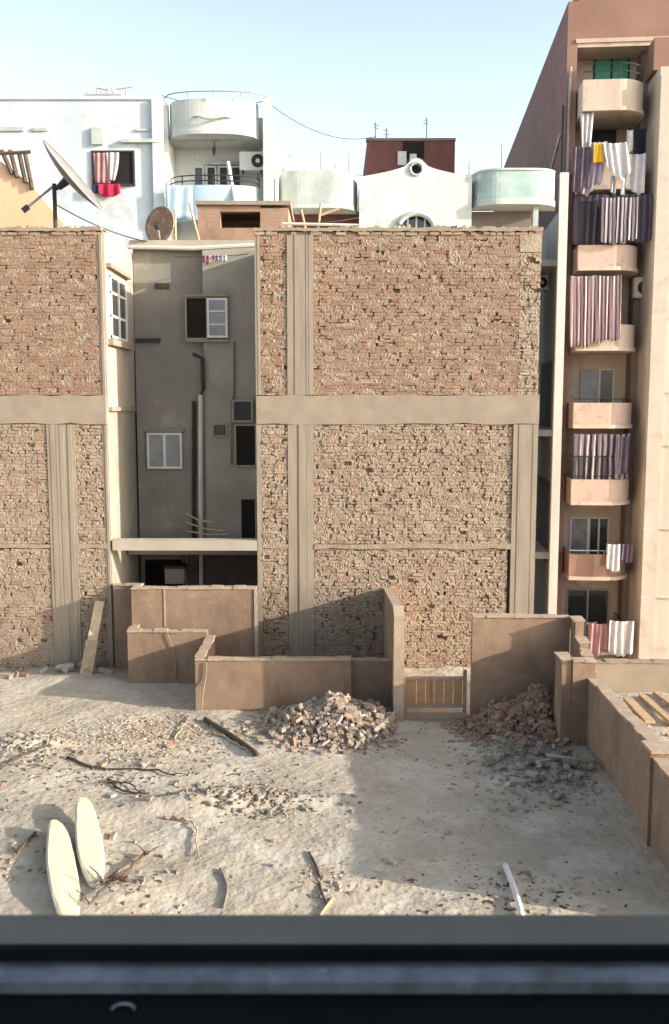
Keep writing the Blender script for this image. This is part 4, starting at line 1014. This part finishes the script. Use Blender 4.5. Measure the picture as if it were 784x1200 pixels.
def variants(m, k=7):
    out = []
    for i in range(k):
        me = brick_mesh('broken_brick', R.uniform(.09, .12), R.choice((.13, .17, .21, .24)), R.uniform(.055, .08), R.uniform(.4, 1.3))
        me.materials.append(M[m]); out.append(me)
    return out
VP, VW, VR, VG = variants('brick_pale'), variants('brick_warm'), variants('brick_dark_red'), variants('stone_grey')
M['stone_dark'] = mat('dark cement lump', (.27, .235, .19), (.18, .155, .125), scale=9, fine=50, bump=.5)
VD = variants('stone_dark')
def brick(me, loc, sc, label, group, flat=False, name='broken_brick'):
    o = bpy.data.objects.new(name, me); C.objects.link(o)
    o.location = loc; o.scale = (sc, sc*R.uniform(.85, 1.15), sc*R.uniform(.8, 1.2))
    o.rotation_euler = (R.uniform(-.2, .2), R.uniform(-.15, .15), R.uniform(0, 6.28)) if flat else (R.uniform(-1.2, 1.2), R.uniform(-.8, .8), R.uniform(0, 6.28))
    return tag(o, label, 'brick', group)
def heap(cx, cy, rx, ry, hgt, n, sets, label, group, maxy, heapm, hlabel, minx=-99, maxx=99, dx=0):
    # mound core under the bricks
    b = MB(); ph_ = R.random()*9
    def hh(x, y):
        u, v = (x-cx)/rx, (y-cy)/ry; r = math.sqrt(u*u+v*v)
        return max(0, hgt*max(0, 1-r)**.9*(1+.15*math.sin(x*9+ph_)+.1*math.sin(y*13+x*5)))
    b.grid(lambda u, v: ((lambda x, y: (x, y, hh(x, y)+hs(x, y)-.06))(max(minx, min(maxx, cx+rx*(2*u-1))), min(maxy, cy+ry*(2*v-1)))), 40, 30)
    tag(b.build(heapm[1], heapm[0], origin=(cx, cy, 0)), hlabel, None, None, 'stuff')
    b = MB()
    for _ in range(1500):
        a = R.random()*6.28; r = R.random()**.7*1.25; x, y = cx+rx*r*math.cos(a), cy+ry*r*math.sin(a)
        if y > maxy-.03 or x < minx+.03 or x > maxx-.03: continue
        z = hh(x, y)+hs(x, y)-.03; s = R.uniform(.012, .05); b.box(x-s, x+s, y-s*.8, y+s*.8, z-s*.3, z+s*1.3, s*.45)
    tag(b.build('heap_crumbs', heapm[2], origin=(cx, cy, 0)), 'crumbs and small chips filling '+heapm[3], None, None, 'stuff')
    k = 0; tries = 0
    while k < n and tries < n*20:
        tries += 1
        a = R.random()*6.28; r = math.sqrt(R.random())*1.12; x, y = cx+rx*r*math.cos(a), cy+ry*r*math.sin(a)
        if y > maxy-.04 or x < minx+.04 or x > maxx-.04: continue
        z = hh(x, y)+hs(x, y)+R.uniform(-.01, .05)
        brick(R.choice(R.choice(sets)), (x, y, z), R.uniform(.42, .85), label, group); k += 1
g1 = G(392, 850)
heap(g1.x+.02, 14.85, 1.25, 1.05, .36, 128, [VP, VP, VP, VG, VG, VW], 'broken pale brick in the sunlit rubble heap against the box enclosure', 'bricks of the pale heap', YC-.02, ('mortar', 'rubble_core', 'brick_pale', 'the pale rubble heap'), 'sandy core of the pale rubble heap', maxx=tx+.05)
heap(3.3, 14.7, 1.2, .78, .60, 84, [VR, VR, VW], 'broken red brick in the shaded heap against the tall back wall', 'bricks of the dark red heap', YW2-.02, ('brick_dark_red', 'rubble_core', 'brick_warm', 'the dark red brick heap'), 'earthy core of the dark red brick heap', maxx=w2x1)
# loose bricks of the grey spill
k = 0
spill = [(570, 868, 700, 905, 55), (600, 900, 680, 945, 24), (690, 925, 728, 942, 6)]
for (a, b2, c2, d2, n) in spill:
    for _ in range(n):
        px, py = R.uniform(a, c2), R.uniform(b2, d2)
        if abs((px-635)/75)+abs((py-900)/50) > 1.25: continue
        q = G(px, py)
        if q.x > p1x-.15: continue
        brick(R.choice(R.choice([VG, VG, VG, VP, VD])), (q.x, q.y, hs(q.x, q.y)+R.uniform(.02, .09)), R.uniform(.5, .95), 'loose grey brick or lump in the shaded spill beside the right parapet', 'loose lumps of the grey spill', flat=R.random() < .5)
# scattered single bricks over the open ground
for _ in range(22):
    px, py = (R.uniform(0, 250), R.uniform(862, 935)) if R.random() < .6 else (R.uniform(0, 700), R.uniform(880, 1060))
    q = G(px, py)
    if q.x > p1x-.3: continue
    brick(R.choice(R.choice([VG, VP, VW])), (q.x, q.y, hs(q.x, q.y)+.015), R.uniform(.35, .8), 'small loose brick fragment lying on the open sandy ground', 'single fragments on the open ground', flat=True)
for _ in range(12):   # at the foot of the wall by the leaning plank
    px, py = R.uniform(48, 130), R.uniform(776, 790); q = G(px, py)
    brick(R.choice(R.choice([VG, VP])), (q.x, min(q.y, D-.2), hs(q.x, q.y)+R.uniform(.02, .12)), R.uniform(.8, 1.4), 'pale rubble lump at the foot of the leaning plank', 'lumps round the leaning plank')
for _ in range(6):
    px, py = R.uniform(0, 28), R.uniform(783, 797); q = G(px, py)
    brick(R.choice(VW), (q.x, min(q.y, D-.2), hs(q.x, q.y)+R.uniform(.02, .06)), R.uniform(.6, 1.0), 'small red brick piece at the far left foot of the wall', 'red pieces at the far left')
# fine debris: chips, pebbles, straw - nobody could count them
def chips(n, fn, m, name, smin, smax, label, flat=.5):
    b = MB()
    for _ in range(n):
        x, y = fn()
        if x is None: continue
        s = R.uniform(smin, smax); a = R.random()*6.28; ca, sa = math.cos(a), math.sin(a)
        l, w_, h = s*R.uniform(.8, 2.2), s*R.uniform(.5, 1), s*flat*R.uniform(.4, 1)
        z = hs(x, y)-.004; tl = R.uniform(-.4, .4)
        vs = []
        for (i, j, k_) in ((-1, -1, 0), (1, -1, 0), (1, 1, 0), (-1, 1, 0), (-1, -1, 1), (1, -1, 1), (1, 1, 1), (-1, 1, 1)):
            qx, qy = i*l/2*(R.uniform(.5, 1) if k_ else 1), j*w_/2*(R.uniform(.5, 1) if k_ else 1)
            vs.append((x+qx*ca-qy*sa, y+qx*sa+qy*ca, z+k_*h+(i*tl*h if k_ else 0)))
        b.add(vs, BOXF)
    tag(b.build(name, m, origin=(0, 10, 0)), label, None, None, 'stuff')
def blob(regs):
    def fn():
        px0, py0, sx, sy = R.choice(regs); px, py = R.gauss(px0, sx), R.gauss(py0, sy)
        if py < 800: return None, None
        q = G(px, py)
        if q.x > p1x-.25 or q.y > 17.0 or q.y < 8 or (q.y > 15.3 and q.x > -2.6): return None, None
        return q.x, q.y
    return fn
REG = [(60, 885, 60, 14), (180, 900, 70, 14), (110, 905, 60, 18), (300, 945, 45, 9), (170, 870, 60, 10), (290, 930, 60, 12), (395, 870, 60, 12), (600, 1050, 60, 15), (20, 1010, 30, 18), (140, 1040, 40, 18), (390, 1035, 25, 12), (640, 910, 55, 25), (620, 875, 40, 12), (50, 930, 60, 20)]
M['chip_tan'] = mat('tan chip', (.40, .34, .265), (.24, .195, .15), scale=7, bump=.3)
M['chip_dark'] = mat('brown chip', (.30, .20, .14), (.16, .11, .08), scale=7, bump=.3)
chips(650, blob(REG), 'chip_tan', 'debris_chips', .02, .065, 'grey chips and grit strewn over the lot')
chips(330, blob(REG), 'chip_dark', 'debris_chips', .015, .055, 'reddish brick chips strewn over the lot')
chips(800, blob(REG[:8]), 'wood_dark', 'twig_litter', .015, .05, 'dark twig litter strewn over the lot', .3)
chips(1500, blob([(250, 950, 250, 70), (500, 960, 150, 70), (150, 850, 120, 18)]), 'mortar', 'debris_chips', .012, .035, 'fine sandy grit across the whole lot')
def encl():
    x, y = R.uniform(4.35, 8.5), R.uniform(11, 16.5)
    return x, y
chips(900, encl, 'chip_tan', 'debris_chips', .02, .08, 'rough tan rubble bits covering the floor of the right enclosure')
chips(900, blob([(640, 905, 42, 18), (610, 885, 30, 9), (600, 872, 25, 6)]), 'stone_dark', 'debris_chips', .02, .07, 'dark chips in the shaded spill beside the parapet')
chips(600, blob([(640, 905, 45, 18), (620, 885, 35, 9)]), 'stone_grey', 'debris_chips', .02, .08, 'grey chips in the shaded spill beside the parapet')
chips(500, blob([(300, 944, 28, 6), (30, 885, 26, 7), (260, 936, 30, 6)]), 'stone_dark', 'debris_chips', .02, .08, 'dark clods along the low ridges of the sand')
chips(1500, blob([(200, 852, 55, 9), (150, 865, 50, 10)]), 'brick_pale', 'debris_chips', .015, .05, 'pale gravel patch before the low walls')
# ---------- STICKS, POLES, CABLES ON THE GROUND ----------
def gstick(pts, r, m, label, cat, name, lift=.02, r2=None, group=None):
    ps = []
    for (a, b2) in pts:
        q = G(a, b2); ps.append(Vector((q.x, q.y, hs(q.x, q.y)+lift)))
    if len(ps) > 2:   # smooth
        out = []
        for i in range(len(ps)-1):
            pa, pb, pc, pd = ps[max(i-1, 0)], ps[i], ps[i+1], ps[min(i+2, len(ps)-1)]
            for k in range(6):
                t_ = k/6; out.append(.5*((2*pb)+(-pa+pc)*t_+(2*pa-5*pb+4*pc-pd)*t_*t_+(-pa+3*pb-3*pc+pd)*t_**3))
        ps = out+[ps[-1]]
        if 'root' in name or 'branch' in name or name == 'stick':
            ps = [p+Vector((R.gauss(0, .012), R.gauss(0, .012), abs(R.gauss(0, .01)))) for p in ps]; r2 = r2 or r*.45
    b = MB().tube(ps, r, 6, r2)
    if name == 'branch' and len(ps) > 6:
        for _ in range(5):
            i = R.randrange(1, len(ps)-1); d = Vector((R.uniform(-1, 1), R.uniform(-1, 1), R.uniform(.1, .5))).normalized()*R.uniform(.12, .32)
            b.tube([ps[i], ps[i]+d*.5+Vector((0, 0, .02)), ps[i]+d], r*.4, 5, r*.15)
    return tag(b.build(name, m, smooth=True), label, cat, group)
gstick([(240, 845), (272, 866), (302, 888)], .04, 'wood_dark', 'dark straight pole lying on the sand before the box enclosure', 'pole', 'ground_pole', .04)
gstick([(248, 860), (275, 872), (296, 886)], .02, 'wood_pale', 'thin pale stick lying along the dark pole', 'stick', 'stick')
gstick([(80, 893), (115, 902), (170, 905), (205, 912)], .022, 'wood_dark', 'long dark curved branch across the litter at the left', 'branch', 'branch')
gstick([(128, 915), (140, 926), (172, 933)], .022, 'wood_dark', 'short hooked dark branch below the long curved one', 'branch', 'branch')
gstick([(130, 918), (150, 920), (168, 932)], .018, 'wood_dark', 'thin dark twig forming a loop with the hooked branch', 'branch', 'branch')
gstick([(172, 1003), (148, 1030), (120, 1056), (104, 1070)], .025, 'wood_dark', 'dark branch lying right of the two cream boards', 'branch', 'branch', .05)
gstick([(150, 1040), (130, 1040), (118, 1046)], .03, 'wood_dark', 'short dark side twig beside the cream boards', 'branch', 'branch', .05)
gstick([(190, 960), (215, 962), (228, 972), (232, 1005)], .02, 'wood_pale', 'pale hooked root bending down in the middle left of the lot', 'root', 'root')
gstick([(258, 1020), (266, 1040), (262, 1065)], .015, 'taupe', 'thin brown cable end near the sill, left of centre', 'cable', 'cable')
gstick([(362, 1000), (372, 1020), (376, 1045), (383, 1062)], .015, 'wood_dark', 'thin dark cable curling near the sill at the centre', 'cable', 'cable')
gstick([(390, 1055), (375, 1075)], .02, 'wood_pale', 'short pale stick just beyond the sill at the centre', 'stick', 'stick')
gstick([(592, 1018), (602, 1045), (611, 1078)], .035, 'white_frame', 'straight white pipe lying near the sill at the right', 'pipe', 'ground_pipe', .05)
gstick([(20, 1010), (42, 985)], .02, 'wood_dark', 'short dark twig left of the cream boards', 'branch', 'branch', .04)
gstick([(0, 905), (30, 892), (60, 885)], .02, 'wood_dark', 'dark branch at the left edge in the litter', 'branch', 'branch', .04)
gstick([(205, 868), (218, 850), (222, 838)], .015, 'wood_pale', 'thin pale twig standing near the foot of the box wall', 'stick', 'stick', .03)
gstick([(640, 895), (700, 903)], .03, 'stone_grey', 'straight grey batten in the spill beside the parapet', 'batten', 'batten', .1)
# rope hanging on the front of the box wall
yy = YC-.03
pts = [P(242, 776, yy), P(241, 795, yy), P(238, 812, yy-.05), P(236, 832, yy-.1)]
tag(MB().tube(pts, .012, 6).build('rope', 'mortar_pale'), 'pale rope hanging down the left corner of the box wall', 'rope')
yy = YBf-.03
tag(MB().tube([P(196, 742, yy), P(203, 760, yy), P(206, 778, yy), P(205, 798, yy)], .010, 6).build('rope', 'mortar_pale'), 'thin pale rope hanging down the low wall with the slanting shadow', 'rope')
# ---------- THE TWO CREAM BOARDS ----------
M['board_white'] = mat('weathered cream board', (.60, .54, .40), (.54, .475, .34), scale=2.5, fine=14, bump=.15, dist=.01, spots=(.50, .43, .30), spot_amt=.0, spot_scale=6)
def board(top, botm, w, label, tilt):
    """a long pointed oval slab: flat faces, rounded chipped rim, lying tilted on the sand"""
    p0, p1 = G(*botm), G(*top); L_ = (p1-p0).length; d = (p1-p0).normalized(); n = Vector((-d.y, d.x, 0)); th = .045
    N_ = 44; rim = []; ph_ = R.random()*6
    for k in range(N_):
        a = 2*math.pi*k/N_; u = math.cos(a); q = math.sin(a)
        ww = abs(q)**.85*(1 if q > 0 else -1)*(1+.08*u*-1); wob = 1+.02*math.sin(a*5+ph_)+R.uniform(-.012, .012)
        rim.append((u*L_/2*wob, ww*w/2*wob))
    def pos(l, c, h):
        p = (p0+p1)/2+d*l+n*c; return (p.x, p.y, .10+h+tilt*c+.05*l/L_*2+.02*math.sin(l*1.6))
    vs = []; fs = []; rings = [(.86, th), (.97, th*.72), (1.0, th*.4), (.98, 0), (.9, -th*.25)]
    for s_, h in rings:
        for (l, c) in rim: vs.append(pos(l*s_, c*s_, h+(.004*math.sin(l*9)*s_)))
    fs.append(tuple(range(N_-1, -1, -1))); fs.append(tuple(range((len(rings)-1)*N_, len(rings)*N_)))
    for r_ in range(len(rings)-1):
        for k in range(N_): fs.append((r_*N_+k, r_*N_+(k+1) % N_, (r_+1)*N_+(k+1) % N_, (r_+1)*N_+k))
    return tag(MB().add(vs, fs).build('oval_board', 'board_white'), label, 'board', 'cream oval boards')
board((98, 949), (112, 1046), .31, 'right and farther of the two long cream oval boards lying on the sand', .22)
board((66, 977), (82, 1090), .33, 'left and nearer of the two long cream oval boards, cut off by the sill', .25)
# ---------- THE WINDOW WE LOOK FROM ----------
def zc(py, y): return Z(py, y)
vw = thing('window_frame', (0, .6, 0), 'dark metal sliding window rail along the bottom of the view', 'window frame')
def ext(poly, m, name, x0=-.95, x1=.95):   # poly in (y, z)
    return MB().prism(poly, x0, x1, 'x').build(name, m, vw, bevel=.0)
zl = zc(1072, .785)
ext([(.785, zl), (.742, zl-.001), (.742, zl-.05), (.785, zl-.05)], 'sill_grey', 'outer_lip')
ext([(.7415, zl-.0015), (.735, zl-.0015), (.735, zl-.05), (.7415, zl-.05)], 'sill_dark', 'gasket')
zr_ = zl-.013
ext([(.7345, zr_), (.725, zr_+.0012), (.716, zr_), (.7095, zr_-.002), (.7095, zr_-.05), (.7345, zr_-.05)], 'sill_rail', 'inner_rail')
z2_ = zr_-.012
ext([(.709, z2_), (.50, z2_-.01), (.50, z2_-.06), (.709, z2_-.06)], 'sill_dark', 'inner_sill')
q = P(139, 1172, .675)
MB().tube([(q.x+.009*math.cos(.35*k), .688+.007*math.sin(.35*k), z2_+.001) for k in range(10)], .0011, 6).build('screw', 'sill_rail', vw)
hw = thing('window_wall', (0, .45, -7), 'wall of the building the view is taken from, below and beside the window', 'wall')
wz = H-.56
MB().box(-6, 6, .40, .95, -7, wz).build('wall_below', 'plaster_grey', hw)
MB().box(.96, 6, .40, .95, wz+.002, 8.0).build('wall_side', 'plaster_grey', hw)
MB().box(-6, -.96, .40, .95, wz+.002, 8.0).build('wall_side', 'plaster_grey', hw)
MB().box(.98, 1.15, -2.5, .398, 3.8, 7.5).build('room_wall', 'plaster_grey', hw)  # unseen wall added to keep the sun off the outer lip
MB().box(-.958, .958, .40, .95, 6.3, 8.0).build('wall_above', 'plaster_grey', hw)

# ---------- CAMERA, SUN, SKY ----------
cam = bpy.data.cameras.new('camera'); co = bpy.data.objects.new('camera', cam); C.objects.link(co)
co.location = (0, 0, H); co.rotation_euler = (rad(90)-TH, 0, 0)
cam.sensor_fit = 'VERTICAL'; cam.sensor_height = 36; cam.sensor_width = 36; cam.lens = 36*F/1200
cam.clip_start = .05; cam.clip_end = 3000
cam.dof.use_dof = True; cam.dof.focus_distance = 20; cam.dof.aperture_fstop = 9
bpy.context.scene.camera = co
sl = bpy.data.lights.new('sun', 'SUN'); so = bpy.data.objects.new('sun', sl); C.objects.link(so)
so.rotation_euler = SUN.to_track_quat('-Z', 'Y').to_euler(); so.location = (20, -6, 12)
sl.energy = 4.6; sl.angle = rad(.6); sl.color = (1, .91, .80)
w = bpy.data.worlds.new('World'); bpy.context.scene.world = w; w.use_nodes = True
nt = w.node_tree; bg = nt.nodes['Background']; sk = nt.nodes.new('ShaderNodeTexSky')
sk.sky_type = 'NISHITA'; sk.sun_disc = False
sd = -SUN
sk.sun_elevation = math.asin(sd.z); sk.sun_rotation = math.atan2(sd.x, sd.y)
sk.air_density = 1.0; sk.dust_density = 2.0; sk.ozone_density = 1.0; sk.altitude = 50
hs_ = nt.nodes.new('ShaderNodeHueSaturation'); hs_.inputs['Saturation'].default_value = .72
# hazy air: the sky is brighter and paler towards the horizon
tc = nt.nodes.new('ShaderNodeTexCoord'); sx = nt.nodes.new('ShaderNodeSeparateXYZ'); nt.links.new(tc.outputs['Generated'], sx.inputs[0])
mr = nt.nodes.new('ShaderNodeMapRange'); mr.inputs[1].default_value = .15; mr.inputs[2].default_value = .75; mr.inputs[3].default_value = SKY_LO; mr.inputs[4].default_value = SKY_HI
nt.links.new(sx.outputs[2], mr.inputs[0]); nt.links.new(mr.outputs[0], hs_.inputs['Value'])
nt.links.new(sk.outputs[0], hs_.inputs['Color']); nt.links.new(hs_.outputs[0], bg.inputs[0]); bg.inputs[1].default_value = .15
sc = bpy.context.scene
sc.view_settings.view_transform = 'Standard'; sc.view_settings.look = 'None'; sc.view_settings.gamma = 1
sc.view_settings.use_curve_mapping = False; sc.view_settings.exposure = .80
sc.cycles.max_bounces = 6
